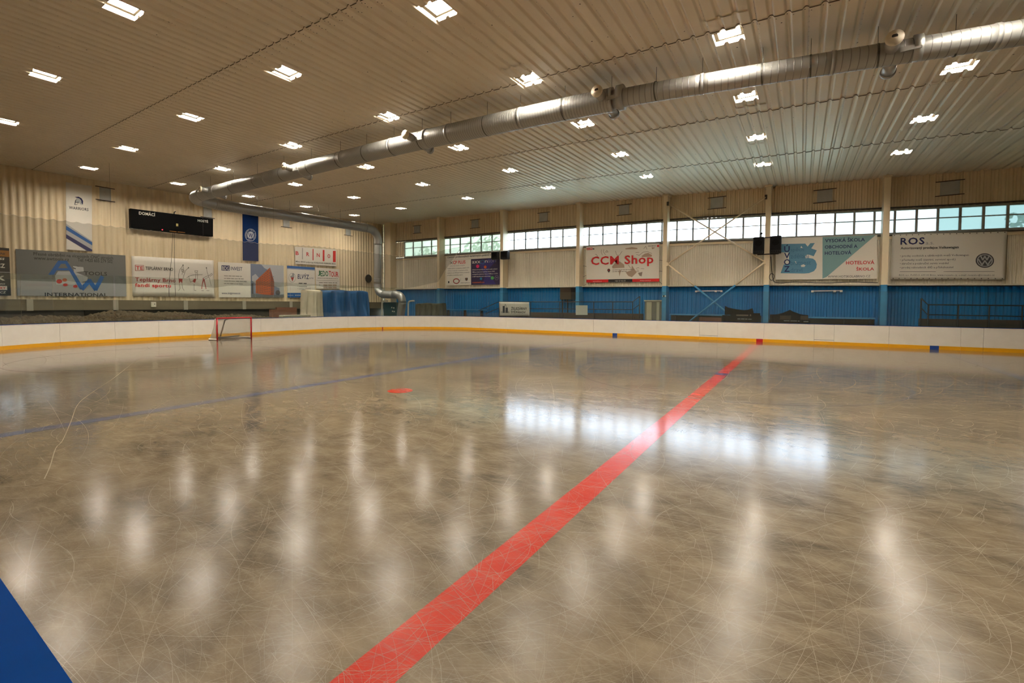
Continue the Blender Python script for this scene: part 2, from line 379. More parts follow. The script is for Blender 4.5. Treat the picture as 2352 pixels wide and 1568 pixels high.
for i in range(35):
    for j in range(20):
        pts = [(-37+2*a, -6+2*b, cz2(-37+2*a, -6+2*b)+.32) for a, b in ((i, j), (i+1, j), (i+1, j+1), (i, j+1))]; roof.add(pts, [(0, 1, 2, 3)])
roof.build('roof_deck', 'dark_wall', ceil)
scr = MB()
def dot(x, y, r=.012):
    z = cz2(x, y) + prof(x) - .017
    scr.add([(x-r, y, z), (x, y-r, z), (x+r, y, z), (x, y+r, z)], [(0, 1, 2, 3)])
for y in ROWS[1:-1]:
    for i in range(138):
        x = -36 + i*PITCHC
        for dx in (.06, -.06):
            for dy in ((.05, .22) if y < 8 else (.05,)): dot(x+dx, y+dy+R.uniform(-.02, .02), .016)
for i in range(46):
    x = -36 + i*.999
    y = 3.
    while y < 26: dot(x+.02, y, .009); y += .24
for i in range(420): dot(R.uniform(-33, 9), R.uniform(2, 26), R.uniform(.012, .024))
scr.build('ceiling_screws', 'dark_rail', ceil, kind='stuff')
patch = MB()
for row in LAMPS:          # short lapped repair sheets above and below each lamp opening
    for x, y in row:
        for dy in (-.95, .85):
            xs = [x-.5 + k/30 for k in range(31)]
            V = [(a, y+dy+b, cz2(a, y+dy) + prof(a) - .016 + b*.02) for b in (0, .35) for a in xs]
            patch.add(V, [(k, k+31, k+32, k+1) for k in range(30)])
patch.build('repair_sheets', 'ceiling_paint', ceil, True, kind='stuff')

ROWN = ['nearest the windows', 'second from the windows', 'past the duct', 'before the duct', 'two before the duct', 'nearest the camera']
for j, row in enumerate(LAMPS):
    for i, (x, y) in enumerate(row):
        if (j == 3 and i == 0) or (j == 4 and i < 2) or (j == 5 and i < 3): vis = False
        else: vis = True
        n = len(row)-i if j < 5 else 7-i
        c = cz2(x, y)
        lamp = root('ceiling_lamp', (x, y, c), 'square ceiling lamp, %s from the end wall in the row %s' % (ORD[n-1], ROWN[j]), 'lamp', 'square lamps sunk in the ceiling')
        b = MB(); xs = [x-LW + 2*LW*k/40 for k in range(41)]
        for yy in (y-LL, y+LL):
            V = [(a, yy, cz2(a, yy) + prof(a) - .02) for a in xs] + [(a, yy, c+LD) for a in xs]
            b.add(V, [(k, k+1, k+42, k+41) for k in range(40)])
        for a in (x-LW, x+LW):
            b.add([(a, y-LL, cz2(a, y-LL) + prof(a) - .02), (a, y+LL, cz2(a, y+LL) + prof(a) - .02), (a, y+LL, c+LD), (a, y-LL, c+LD)], [(0, 1, 2, 3)])
        b.build('housing', 'lamp_white', lamp)
        f = MB(); zf = c+LD
        f.box((x-LW, y-LL, zf-.02), (x-LW+.085, y+LL, zf+.02)); f.box((x+LW-.085, y-LL, zf-.02), (x+LW, y+LL, zf+.02))
        f.box((x-LW+.085, y-LL, zf-.02), (x+LW-.085, y-LL+.045, zf+.02)); f.box((x-LW+.085, y+LL-.045, zf-.02), (x+LW-.085, y+LL, zf+.02))
        f.build('lamp_frame', 'lamp_frame', lamp)
        MB().box((x-LW+.085, y-LL+.045, zf-.008), (x+LW-.085, y+LL-.045, zf+.012)).build('light_panel', 'lamp_glow', lamp)

# ------------------------------------------------------------------ corrugated walls
def corr(axis, a0, a1, zlo, zhi, base, pitch, amp, inward, nper=8):
    """vertical-ribbed sheet; axis 'x' runs along X at y=base, 'y' along Y at x=base"""
    n = max(2, int(round((a1-a0)/pitch*nper))); V = []
    for k in range(n+1):
        a = a0 + (a1-a0)*k/n; ph = (a/pitch) % 1.0
        h = amp*(1 if ph < .38 else (1-(ph-.38)/.12*2) if ph < .5 else -1 if ph < .88 else (-1+(ph-.88)/.12*2))*inward
        for z in (zlo, zhi):
            zz = z(a) if callable(z) else z
            V.append((a, base+h, zz) if axis == 'x' else (base+h, a, zz))
    return V, [(2*k, 2*k+2, 2*k+3, 2*k+1) for k in range(n)]
wl_ = root('wall_left', (EX, 16, 0), None, None, kind='structure')
for k in range(35):
    y0 = -5 + k*1.066
    V, F = corr('y', y0, y0+1.066, 2.2, lambda a: cz2(EX, a)+.1, EX, .3046, .032, 1); M_('cladding_sheet', V, F, 'end_paint', wl_, True)
MB().box((EX-.1, -5.5, 1.64), (EX+.28, 33, 2.24)).build('concrete_beam', 'concrete_beam', wl_)
for y in (-.8, 2.9, 6.65, 10.38, 14.2, 18.12, 21.9, 25.6, 29.4): MB().box((EX+.2, y-.13, 1.62), (EX+.31, y+.13, 2.25)).build('beam_post', 'post_concrete', wl_)
MB().box((EX-.6, -5.5, -.1), (EX-.4, 33, 1.7)).build('recess_wall', 'dark_wall', wl_)
MB().box((EX-.6, -5.5, 1.6), (EX-.35, 33, 11)).build('backing', 'dark_wall', wl_)
V, F = corr('y', 29.6, 30.2, 2.2, 9, EX, .3, .03, 1)

wb_ = root('wall_back', (0, WY, 0), None, None, kind='structure')
COLX = [-27.425, -20.6, -13.88, -7.665, -1.79, 3.607, 9.12, 14.8]
BAYX = [-35.37] + COLX
wz = lambda a: cz2(a, WY)+.1
for a0, a1 in zip(BAYX, BAYX[1:]):
    V, F = corr('x', a0, a1, lambda a: interp(a, WTOP), wz, WY, .25, .034, -1); M_('upper_cladding', V, F, 'cream_paint', wb_)
    V, F = corr('x', a0, a1, lambda a: interp(a, PAINT), lambda a: interp(a, WBOT), WY+.02, .14, .022, -1, 8); M_('lower_cladding', V, F, 'pale_paint', wb_)
    V, F = corr('x', a0, a1, -.1, lambda a: interp(a, PAINT), WY+.04, .27, .03, -1); M_('blue_cladding', V, F, 'blue_paint', wb_)
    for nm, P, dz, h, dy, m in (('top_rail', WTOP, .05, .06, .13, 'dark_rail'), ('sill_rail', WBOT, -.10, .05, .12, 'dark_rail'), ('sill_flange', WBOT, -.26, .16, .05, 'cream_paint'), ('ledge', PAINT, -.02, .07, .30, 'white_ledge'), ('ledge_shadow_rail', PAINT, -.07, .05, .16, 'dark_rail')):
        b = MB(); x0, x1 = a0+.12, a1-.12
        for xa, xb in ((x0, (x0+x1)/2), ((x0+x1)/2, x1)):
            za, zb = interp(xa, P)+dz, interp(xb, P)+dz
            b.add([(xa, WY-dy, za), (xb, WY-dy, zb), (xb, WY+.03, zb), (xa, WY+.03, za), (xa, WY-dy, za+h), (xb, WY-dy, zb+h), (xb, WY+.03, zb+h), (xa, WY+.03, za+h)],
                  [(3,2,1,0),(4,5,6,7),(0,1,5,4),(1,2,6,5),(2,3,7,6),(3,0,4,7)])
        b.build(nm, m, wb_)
V, F = corr('x', EX, -32.4, lambda a: interp(a, WBOT), lambda a: interp(a, WTOP), WY, .30, .028, -1); M_('upper_cladding', V, F, 'cream_paint', wb_, True)
# windows
MULL = [[-31.27,-30.13,-28.94],[-26.68,-25.53,-24.36,-23.22,-22.09],[-19.88,-18.79,-17.66,-16.52,-15.47],[-13.32,-12.26,-11.2,-10.14,-9.1,-8.06],[-7.09,-6.08,-5.11,-4.13,-3.15,-2.21],[-1.29,-.37,.54,1.45,2.32,3.19],[4.04,4.91,5.73,6.56,7.39,8.22]]
WX = [(-32.4, COLX[0])] + list(zip(COLX[:6], COLX[1:7]))
for k, ((a, b), ml) in enumerate(zip(WX, MULL)):
    T = lambda x: interp(x, WTOP); B = lambda x: interp(x, WBOT); Mi = lambda x: B(x) + .57*(T(x)-B(x))
    def bar(mb, x0, x1, f, h, dy=.05):
        za, zb = f(x0), f(x1)
        mb.add([(x0, WY-dy, za-h/2), (x1, WY-dy, zb-h/2), (x1, WY+dy, zb-h/2), (x0, WY+dy, za-h/2), (x0, WY-dy, za+h/2), (x1, WY-dy, zb+h/2), (x1, WY+dy, zb+h/2), (x0, WY+dy, za+h/2)],
               [(3,2,1,0),(4,5,6,7),(0,1,5,4),(1,2,6,5),(2,3,7,6),(3,0,4,7)])
    fr = MB(); bar(fr, a, b, lambda x: T(x)-.03, .10, .06); bar(fr, a, b, lambda x: B(x)+.02, .12, .06)
    fr.box((a-.04, WY-.06, B(a)), (a+.04, WY+.06, T(a))); fr.box((b-.04, WY-.06, B(b)), (b+.04, WY+.06, T(b)))
    wr_ = fr.build('window_%d' % (k+1), 'window_metal'); tag(wr_, kind='structure')
    hb = MB(); bar(hb, a, b, Mi, .05, .03); hb.build('transom', 'window_metal', wr_)
    for x in ml: MB().box((x-.05, WY-.05, B(x)), (x+.05, WY+.05, T(x))).build('mullion', 'window_metal', wr_)
    xs = [a] + ml + [b]
    for q, (x0, x1) in enumerate(zip(xs, xs[1:])):
        for lo, hi, low in ((B, Mi, 1), (Mi, T, 0)):
            if k <= 1: m = 'pane_green'
            elif k == 5: m = 'pane_clear' if q < 4 else 'pane_dim'
            elif k == 6: m = 'pane_dim' if q < 3 else 'pane_teal'
            else: m = 'pane_clear'
            V = [(x0, WY-.012, lo(x0)), (x1, WY-.012, lo(x1)), (x1, WY-.012, hi(x1)), (x0, WY-.012, hi(x0))]
            V += [(x, y+.015, z) for x, y, z in V]
            M_('pane', V, [(0,1,2,3),(7,6,5,4),(0,4,5,1),(1,5,6,2),(2,6,7,3),(3,7,4,0)], m, wr_)
# columns
CW = .135
for k, x in enumerate(COLX[:7] + [-33.95]):
    hw = CW if x > -33 else .40; p = interp(x, PAINT); top = cz2(x, WY)-.0
    y1 = WY-.03
    c = MB().box((x-hw, 31.4, p), (x+hw, y1, top+.05)).build('column', 'column_paint'); tag(c, kind='structure')
    MB().box((x-hw, 31.4, -.06), (x+hw, y1, p)).build('painted_base', 'blue_column_paint' if x > -33 else 'cream_paint', c)
    if x > -33: MB().box((x-hw-.06, 31.34, top-.16), (x+hw+.06, y1, top-.06)).build('cap_plate', 'column_paint', c)
# remaining walls of the hall, behind and to the right of the camera
o = MB().box((-37, -5.2, -.1), (32, -5.0, 10.5)).build('wall_front', 'cream_paint'); tag(o, kind='structure')
o = MB().box((31, -5.2, -.1), (31.2, 33, 10.5)).build('wall_right', 'cream_paint'); tag(o, kind='structure')
o = MB().box((14.6, WY+.05, -.1), (31.2, WY+.2, 10.5)).build('wall_back', 'cream_paint'); tag(o, kind='structure')

# ------------------------------------------------------------------ rink boards
boards = root('rink_boards', (0, 15, 0), 'white dasher boards with yellow kickplate all around the ice', 'rink boards')
x0b, x1b = EB+RCX, RX-RCX; ya, yb = YN+RCX, YF-RCX
def arc(cx, cy, a0, a1, n): return [(cx + RCX*math.cos(math.radians(a0+(a1-a0)*k/n)), cy + RCX*math.sin(math.radians(a0+(a1-a0)*k/n))) for k in range(n+1)]
SEG = []
fx = [x1b, 15.2, 12.8, 10.4, 8.6, 6.99, 5.34+.9, 3.66, 1.45, .58, -1.75, -4.13, -5.14, -7.68, -9.76, -11.93, -14.2, -16.6, -19, x0b]
for a, b in zip(fx, fx[1:]): SEG.append([(a, YF), (b, YF)])
A = arc(x0b, yb, 90, 180, 24); SEG += [A[k*4:k*4+5] for k in range(6)]
ey = [yb, 18.9, 16.6, 14.4, 12.52, 10.79, ya]
for a, b in zip(ey, ey[1:]): SEG.append([(EB, a), (EB, b)])
A = arc(x0b, ya, 180, 270, 24); SEG += [A[k*4:k*4+5] for k in range(6)]
nx = [x0b + (x1b-x0b)*k/16 for k in range(17)]
for a, b in zip(nx, nx[1:]): SEG.append([(a, YN), (b, YN)])
A = arc(x1b, ya, 270, 360, 24); SEG += [A[k*4:k*4+5] for k in range(6)]
ry = [ya + (yb-ya)*k/6 for k in range(7)]
for a, b in zip(ry, ry[1:]): SEG.append([(RX, a), (RX, b)])
A = arc(x1b, yb, 0, 90, 24); SEG += [A[k*4:k*4+5] for k in range(6)]
def strip(pts, i0, i1, z0, z1, gap=0.):
    """closed wall piece along pts; i0/i1 = inner and outer offset from the ice edge (outward positive)"""
    P = [Vector((p[0], p[1])) for p in pts]
    if gap: P[0] = P[0] + (P[1]-P[0]).normalized()*gap; P[-1] = P[-1] + (P[-2]-P[-1]).normalized()*gap
    V = []; n = len(P)
    for i, p in enumerate(P):
        t = (P[min(i+1, n-1)] - P[max(i-1, 0)]).normalized(); q = Vector((t.y, -t.x))
        for off, z in ((i0, z0), (i1, z0), (i1, z1), (i0, z1)): V.append((p.x + q.x*off, p.y + q.y*off, z))
    F = [(0, 1, 2, 3), ((n-1)*4+3, (n-1)*4+2, (n-1)*4+1, (n-1)*4)]
    for i in range(n-1):
        for k in range(4): F.append((i*4+k, (i+1)*4+k, (i+1)*4+(k+1) % 4, i*4+(k+1) % 4))
    return V, F
fr_ = MB(); cap = MB()
for s in SEG:
    V, F = strip(s, 0., .05, KH*.9, BH, .005); M_('board_panel', V, F, 'board_white', boards)
    V, F = strip(s, -.014, .03, 0.0, KH, .004); M_('kickplate', V, F, 'kick_yellow', boards)
    fr_.add(*strip(s, .055, .10, 0., BH-.01)); cap.add(*strip(s, -.012, .12 if s[0][1] > 1 else .34, BH, BH+.022))
fr_.build('board_frame', 'grey_metal', boards); cap.build('top_rail', 'cap_blue', boards)
bolt = MB()
for k in range(60):
    for y in (.25, .12): bolt.tube([(-12+k*.42, y, BH+.02), (-12+k*.42, y, BH+.0245)], .009, 8)
bolt.build('rail_bolts', 'dark_frame', boards, kind='stuff')
for x, m in ((XBL-.03, 'marker_blue'), (XR, 'marker_red'), (XBR, 'marker_blue')):
    MB().box((x-.16, YF-.022, 0), (x+.16, YF+.01, KH+.002)).build('line_marker', m, boards)
V, F = strip([arc(x0b, yb, 146.2, 146.7, 1)[k] for k in (0, 1)], -.022, .0, 0, KH+.002); M_('line_marker', V, F, 'marker_red', boards)
for x0, x1, z0 in ((-5.14, -4.13, .25), (.58, 1.45, .25)):
    MB().box((x0, YF-.006, z0), (x1, YF+.01, z0+.012)).build('gate_seam', 'dark_frame', boards)

# glass above the boards, one pane per support
glass = root('glass_shield', (EB, 20, 1.1), 'clear plexiglass panes standing on the boards around the far side', 'glass')
def gtop(x, y):
    if x < EB+.5: return interp(y, [(0, 3.3), (4.8, 3.35), (9.6, 3.5), (15.8, 3.55), (21, 3.5)])
    if y > 20: return interp(x, [(EB, 3.5), (-25, 3.25), (-19.5, 2.98), (-10, 2.94), (-4, 2.865), (1, 2.85), (7.5, 2.71), (12, 2.6)])
    return 3.35
gp = [(x1b-8 - k*1.215, YF) for k in range(int((x1b-8-x0b)/1.215)+1)]
pan = list(zip(gp, gp[1:])) + [(gp[-1], (x0b, YF))]
A = arc(x0b, yb, 90, 180, 11); pan += list(zip(A, A[1:]))
g2 = [(EB, yb - k*1.23) for k in range(11)]; pan += list(zip(g2, g2[1:]))
A = arc(x0b, ya, 180, 270, 11); pan += list(zip(A, A[1:]))[:9]
for a, b in pan:
    V, F = strip([a, b], .035, .047, BH+.02, 1., .006)
    V = [(x, y, z if z > 1.05 else gtop(a[0], a[1]) if (Vector((x, y))-Vector(a)).length < .3 else gtop(b[0], b[1])) for x, y, z in V]
    M_('glass_pane', V, F, 'rink_glass', glass)

# safety net behind the goal
net = root('safety_net', (EB, 16, 3), 'dark safety net hung across the end behind the goal', 'net')
top = [(0, 6.09), (16.5, 6.1), (21, 6.36), (29.6, 6.38)]; bot = [(0, 3.1), (9.3, 3.14), (13.9, 3.1), (18.5, 3.31), (29.6, 3.4)]
V = []; n = 300; nv = 6; rope = []
for k in range(n+1):
    y = -1.5 + 31.2*k/n; sag = .075*abs(math.sin(math.pi*y/.44)); zt = interp(y, top) - sag; zb = interp(y, bot) + .05*math.sin(y*1.3) + .03*math.sin(y*3.1)
    rope.append((EB-.06, y, zt))
    for j in range(nv+1): V.append((EB-.06+.02*math.sin(y*2.1+j), y, zb + (zt-zb)*j/nv))
M_('mesh_curtain', V, [(k*(nv+1)+j, (k+1)*(nv+1)+j, (k+1)*(nv+1)+j+1, k*(nv+1)+j+1) for k in range(n) for j in range(nv)], 'net_mesh', net)
V = []; n = 60; edge = []
for k in range(n+1):
    x = EB-.06 + 6.4*k/n; zt = interp(x, [(EB, 6.38), (-27, 6.5), (-23.4, 6.9)]) - .06*abs(math.sin(x*3.6)); zb = min(zt-.02, interp(x, [(EB-.1, 3.46), (-28.3, 3.65), (-26.1, 3.98), (-25.3, 4.95), (-24.3, 6.0), (-23.4, 6.9)]))
    edge.append((x, YF+.14, zb)); rope.append((x, YF+.14, zt))
    for j in range(nv+1): V.append((x, YF+.14+.02*math.sin(x*2+j), zb + (zt-zb)*j/nv))
M_('mesh_curtain', V, [(k*(nv+1)+j, (k+1)*(nv+1)+j, (k+1)*(nv+1)+j+1, k*(nv+1)+j+1) for k in range(n) for j in range(nv)], 'net_mesh', net)
MB().tube(rope, .006, 5).build('top_rope', 'cord_white', net); MB().tube(edge, .014, 5).build('edge_rope', 'cord_white', net)
hang = MB()
for y in [k*4.4 for k in range(8)]: hang.tube([(EB-.06, y, interp(y, top)), (EB-.06, y, cz2(EB, y))], .004, 4)
hang.build('hanging_wires', 'duct_seam', net)

# ------------------------------------------------------------------ ventilation duct
duct = root('ventilation_duct', (-12, 13, 8.1), 'long silver spiral duct hung under the ceiling, bending down in the corner', 'duct')
main = crom([(9,15.15,7.72),(6.2,14.7,7.78),(3.77,14.29,7.84),(1.3,13.87,7.88),(-1,13.6,7.97),(-4.8,13.2,8.09),(-9,12.95,8.16),(-12.1,12.95,8.25),(-17,12.96,8.34),(-23.3,12.97,8.38),(-29.6,12.98,8.45)], 8)
def ribbed(pts, r, step, name='duct_section', split=3.0, bump=.008):
    pts = resample(pts, step); per = max(1, int(split/step))
    for i in range(0, len(pts)-1, per):
        seg = pts[i:i+per+1]
        if len(seg) < 2: continue
        sec = MB().tube(seg, r, 28).build(name, 'galvanised', duct, True); rg = MB()
        for k, p in enumerate(seg[1:-1]):
            t = (seg[k+2]-seg[k]).normalized(); rg.tube([p-t*bump, p-t*bump*.4, p+t*bump*.4, p+t*bump], [r, r+.004, r+.004, r], 28, False)
        if rg.V: rg.build('seam_rings', 'duct_groove', duct, True)
        col = seg[0]; t = (seg[1]-seg[0]).normalized()
        MB().tube([col-t*.045, col-t*.04, col+t*.04, col+t*.045], [r, r+.016, r+.016, r], 24).build('collar', 'galvanised', duct, True)
i1 = next(i for i, p in enumerate(main) if p.x < -4.8)
ribbed(main[:i1+1], .255, .16); ribbed(main[i1:], .33, .09, bump=.006)
el = crom([(-29.6,12.98,8.45),(-30.3,12.99,8.44),(-30.95,13.22,8.43),(-31.32,13.75,8.42),(-31.4,14.5,8.40)], 4)
MB().tube(el, .345, 24).build('elbow', 'galvanised', duct, True)
ribbed(crom([(-31.4,14.5,8.40),(-31.4,17,8.41),(-31.4,20,8.48),(-31.4,26.5,8.59)], 10), .35, .10, bump=.006)
MB().tube(crom([(-31.4,26.5,8.59),(-31.4,27.15,8.55),(-31.4,27.65,8.3),(-31.4,27.9,7.85),(-31.41,27.92,7.3)], 4), .345, 24).build('elbow', 'galvanised', duct, True)
ribbed(crom([(-31.41,27.92,7.3),(-31.42,27.9,5.6),(-31.44,27.9,3.85)], 8), .325, .12, bump=.006)
for pts in ([(-31.44,27.9,3.85),(-31.42,27.9,3.45),(-31.2,27.9,3.1),(-30.8,27.95,2.9)], [(-30.8,27.95,2.9),(-29.5,28,2.88)], [(-29.5,28,2.88),(-29.0,28,2.84),(-28.62,28,2.62),(-28.48,28,2.2)], [(-28.48,28,2.2),(-28.6,28,1.6),(-28.75,28,.7)]):
    MB().tube(crom(pts, 3), .335, 20).build('lower_bend', 'galvanised', duct, True)
    p = Vector(pts[0]); t = (Vector(pts[1])-p).normalized(); MB().tube([p-t*.03, p+t*.03], .35, 20).build('collar', 'galvanised', duct)
def dpos(x):
    return min(main, key=lambda p: abs(p.x-x))
for x in (1.55, -5.0, -12.3, -20.1, -28.3):
    p = dpos(x); p = Vector((x, p.y, p.z)); big = x < -4.9; ro_ = .33 if big else .255
    MB().tube([p + Vector((0, -.2, .02)), p + Vector((0, -.66, .04))], .135, 18).build('nozzle_pipe', 'galvanised', duct, True)
    MB().tube([p + Vector((0, -.64, .04)), p + Vector((0, -.66, .04)), p + Vector((0, -.71, .04)), p + Vector((0, -.715, .04)), p + Vector((0, -.67, .04))], [.15, .165, .165, .14, .12], 20).build('nozzle_ring', 'nozzle_cream', duct, True)
    MB().tube([p + Vector((0, -.68, .045)), p + Vector((0, -.722, .065))], [.115, .06], 16).build('jet_ball', 'nozzle_cream', duct, True)
    MB().tube([p + Vector((0, -.716, .065)), p + Vector((0, -.726, .068))], .055, 14).build('jet_opening', 'black_plastic', duct)
    MB().tube([p + Vector((.05, .12, -.10)), p + Vector((.05, .60, -.16))], .135, 18).build('nozzle_pipe', 'galvanised', duct, True)
    MB().tube([p + Vector((.05, .58, -.16)), p + Vector((.05, .66, -.165))], .155, 18).build('nozzle_ring', 'galvanised', duct, True)
    MB().box((x+.16, p.y-ro_-.012, p.z-.12), (x+.52, p.y-ro_+.03, p.z-.02)).build('saddle_plate', 'galvanised', duct)
    MB().tube([(x+.40, p.y, p.z), (x+.56, p.y, p.z)], ro_+.022, 24).build('collar', 'galvanised', duct, True)
for x in (6.0, 4.3, 2.69, 1.33, .04, -.98, -2.38, -3.55, -4.81, -6.26, -7.8, -9.1, -10.7, -12.1, -13.6, -15.2, -16.9, -19, -21.2, -23.6, -26, -28.6):
    p = dpos(x); rr_ = .33 if x < -4.8 else .255; MB().tube([(x, p.y, p.z+rr_), (x, p.y, cz2(x, p.y))], .006, 5).build('hanger', 'duct_seam', duct)
    MB().tube([(x-.02, p.y, p.z), (x+.02, p.y, p.z)], rr_+.008, 24, False).build('hanger_band', 'duct_seam', duct)
for y in (15.5, 17.2, 19.6, 22, 24, 26):
    MB().tube([(-31.4, y, 8.82), (-31.4, y, cz2(-31.4, y))], .008, 5).build('hanger', 'duct_seam', duct)

# ------------------------------------------------------------------ wall vents
for k, (x, z) in enumerate([(-30.72,9.16),(-23.87,9.06),(-17.16,8.95),(-10.7,8.82),(-4.68,8.60),(.94,8.33),(6.13,8.07)]):
    v = root('wall_vent', (x, WY, z), 'square grey vent plate high on the window wall, %s from the far corner' % ORD[k], 'vent', 'square vent plates high on the walls')
    b = MB(); b.box((x-.36, WY-.07, z-.33), (x+.36, WY-.035, z+.33)); b.box((x-.36, WY-.09, z-.33), (x-.33, WY-.07, z+.33)); b.box((x+.33, WY-.09, z-.33), (x+.36, WY-.07, z+.33)); b.build('plate', 'grey_plate', v)
    for dz in (-.36, .36): MB().box((x-.54, WY-.085, z+dz-.016), (x+.54, WY-.03, z+dz+.016)).build('rail', 'dark_rail', v)
for k, (y, z, nt_) in enumerate([(10.09,8.64,'right of the white pennant banner'),(15.8,8.53,'just above the scoreboard end'),(21.74,8.69,'right of the blue pennant banner'),(27.85,8.8,'beside the corner duct')]):
    v = root('wall_vent', (EX, y, z), 'square vent plate high on the end wall, %s' % nt_, 'vent', 'square vent plates high on the walls')
    MB().box((EX+.035, y-.27, z-.36), (EX+.07, y+.27, z+.36)).build('plate', 'grey_plate', v)
    for dz in (-.39, .39): MB().box((EX+.03, y-.46, z+dz-.018), (EX+.085, y+.46, z+dz+.018)).build('rail', 'dark_rail', v)

# ------------------------------------------------------------------ printed banners
class Banner:
    """quad: four world corners TL,TR,BL,BR; lay: the same corners on the layout drawing that the print is measured on"""
    def __init__(s, name, quad, lay, nrm, m, label, cat='banner', group=None, thick=.02, wave=None, grid=(1, 1)):
        s.q = [Vector(p) for p in quad]; s.l = lay; s.n = Vector(nrm); s.wave = wave; s.k = 0
        gx, gy = grid; V = []
        for j in range(gy+1):
            for i in range(gx+1): V.append(s.at(i/gx, j/gy, 0))
        nb = len(V); V += [p - s.n*thick for p in V]; F = []
        for j in range(gy):
            for i in range(gx):
                a = j*(gx+1)+i; F.append((a, a+1, a+gx+2, a+gx+1)); F.append((nb+a+gx+1, nb+a+gx+2, nb+a+1, nb+a))
        rim = [i for i in range(gx+1)] + [(j+1)*(gx+1)+gx for j in range(gy)] + [gy*(gx+1)+i for i in range(gx-1, -1, -1)] + [j*(gx+1) for j in range(gy-1, 0, -1)]
        for a, b in zip(rim, rim[1:]+rim[:1]): F.append((b, a, a+nb, b+nb))
        s.o = M_(name, V, F, m, None, bool(wave)); tag(s.o, label, cat, group)
        s.sets = {}
    def at(s, u, v, off):
        p = (s.q[0]*(1-u) + s.q[1]*u)*(1-v) + (s.q[2]*(1-u) + s.q[3]*u)*v
        return p + s.n*(off + (s.wave(u, v) if s.wave else 0))
    def uv(s, x, y):
        (x0,y0),(x1,y1),(x2,y2),(x3,y3) = s.l; u = v = .5
        for _ in range(12):
            xl, xr = x0+(x2-x0)*v, x1+(x3-x1)*v; u = (x-xl)/(xr-xl)
            yt, yb_ = y0+(y1-y0)*u, y2+(y3-y2)*u; v = (y-yt)/(yb_-yt)
        return u, v
    def put(s, part, m, V2, F, lv=1):
        """V2: list of (u, v)"""
        mb = s.sets.setdefault((part, m), MB()); s.k += 1
        mb.add([s.at(u, v, .003 + (.008 if s.wave else .002)*lv) for u, v in V2], F)
    def poly(s, part, m, pts, lv=1): s.put(part, m, [s.uv(*p) for p in pts], [tuple(range(len(pts)))], lv)
    def rect(s, part, m, u0, v0, u1, v1, lv=1):
        n = 10; s.put(part, m, [(u0+(u1-u0)*k/n, v) for v in (v0, v1) for k in range(n+1)], [(k, k+1, k+n+2, k+n+1) for k in range(n)], lv)
    def oval(s, part, m, x, y, rx, ry, lv=1, n=24, inner=0.):
        P = [s.uv(x+rx*math.cos(2*math.pi*k/n), y+ry*math.sin(2*math.pi*k/n)) for k in range(n)]
        if inner:
            P += [s.uv(x+rx*inner*math.cos(2*math.pi*k/n), y+ry*inner*math.sin(2*math.pi*k/n)) for k in range(n)]
            s.put(part, m, P, [(k, (k+1) % n, n+(k+1) % n, n+k) for k in range(n)], lv)
        else: s.put(part, m, P, [tuple(range(n))], lv)
    def stroke(s, part, m, pts, w, lv=1):
        for a, b in zip(pts, pts[1:]):
            d = Vector((b[0]-a[0], b[1]-a[1])); d.normalize(); q = Vector((-d.y, d.x))*w/2; e = d*w*.2
            s.poly(part, m, [(a[0]-e.x+q.x, a[1]-e.y+q.y), (b[0]+e.x+q.x, b[1]+e.y+q.y), (b[0]+e.x-q.x, b[1]+e.y-q.y), (a[0]-e.x-q.x, a[1]-e.y-q.y)], lv)
    def text(s, body, x0, x1, ya_, yb__, m, bold=0., shear=0., lv=3, part='lettering', res=2):
        """letters stretched to fill x0..x1 and ya..yb (heights measured at x0)"""
        V, F = glyphs(body, bold, shear, res)
        mx = max(v[0] for v in V); mn = min(v[0] for v in V); my = max(v[1] for v in V); ny = min(v[1] for v in V)
        u0, v0 = s.uv(x0, ya_); _, v1 = s.uv(x0, yb__); u1, _ = s.uv(x1, ya_)
        # uv at x1 keeps v0 so the line runs parallel to the banner's edge
        (lx0,ly0),(lx1,ly1),(lx2,ly2),(lx3,ly3) = s.l
        u1 = (x1 - (lx0+(lx2-lx0)*v0)) / ((lx1+(lx3-lx1)*v0) - (lx0+(lx2-lx0)*v0))
        s.put(part, m, [(u0+(u1-u0)*(x-mn)/(mx-mn), v1+(v0-v1)*(y-ny)/(my-ny)) for x, y in V], F, lv)
    def lines(s, x0, x1, y, h, m, seed=0):
        """a line of print too small to read: word-long dashes"""
        r = random.Random(seed); x = x0; u0, v0 = s.uv(x0, y-h/2); _, v1 = s.uv(x0, y+h/2)
        while x < x1:
            w = min(r.uniform(2.2, 6)*h, x1-x); a, _ = s.uv(x, y); b, _ = s.uv(x+w, y); j = r.uniform(0, .25)*(v1-v0)
            s.put('small_print', m, [(a, v0+j), (b, v0+j), (b, v1), (a, v1)], [(0, 1, 2, 3)], 2); x += w + h*.7
    def done(s):
        for (part, m), mb in s.sets.items(): mb.build(part, m, s.o)
        return s.o
GC = {}
def glyphs(body, bold, shear, res):
    k = (body, bold, shear, res)
    if k not in GC:
        c = bpy.data.curves.new('txt', 'FONT'); c.body = body; c.offset = min(bold, .020); c.shear = shear; c.resolution_u = res
        if bold: c.space_character = 1.0 + bold*1.8
        o = bpy.data.objects.new('txt', c); C.objects.link(o); dg = bpy.context.evaluated_depsgraph_get(); dg.update()
        me = bpy.data.meshes.new_from_object(o.evaluated_get(dg))
        v0 = [(v.co.x, v.co.y) for v in me.vertices]; f0 = [tuple(p.vertices) for p in me.polygons]
        sh = [(0, 0)]
        GC[k] = ([(x+a, y+q) for a, q in sh for x, y in v0], [tuple(i+n*len(v0) for i in f) for n in range(len(sh)) for f in f0])
        bpy.data.objects.remove(o); bpy.data.meshes.remove(me); bpy.data.curves.remove(c)
    return GC[k]
def ink(name, col): mat('ink_'+name, col, .6); return 'ink_'+name
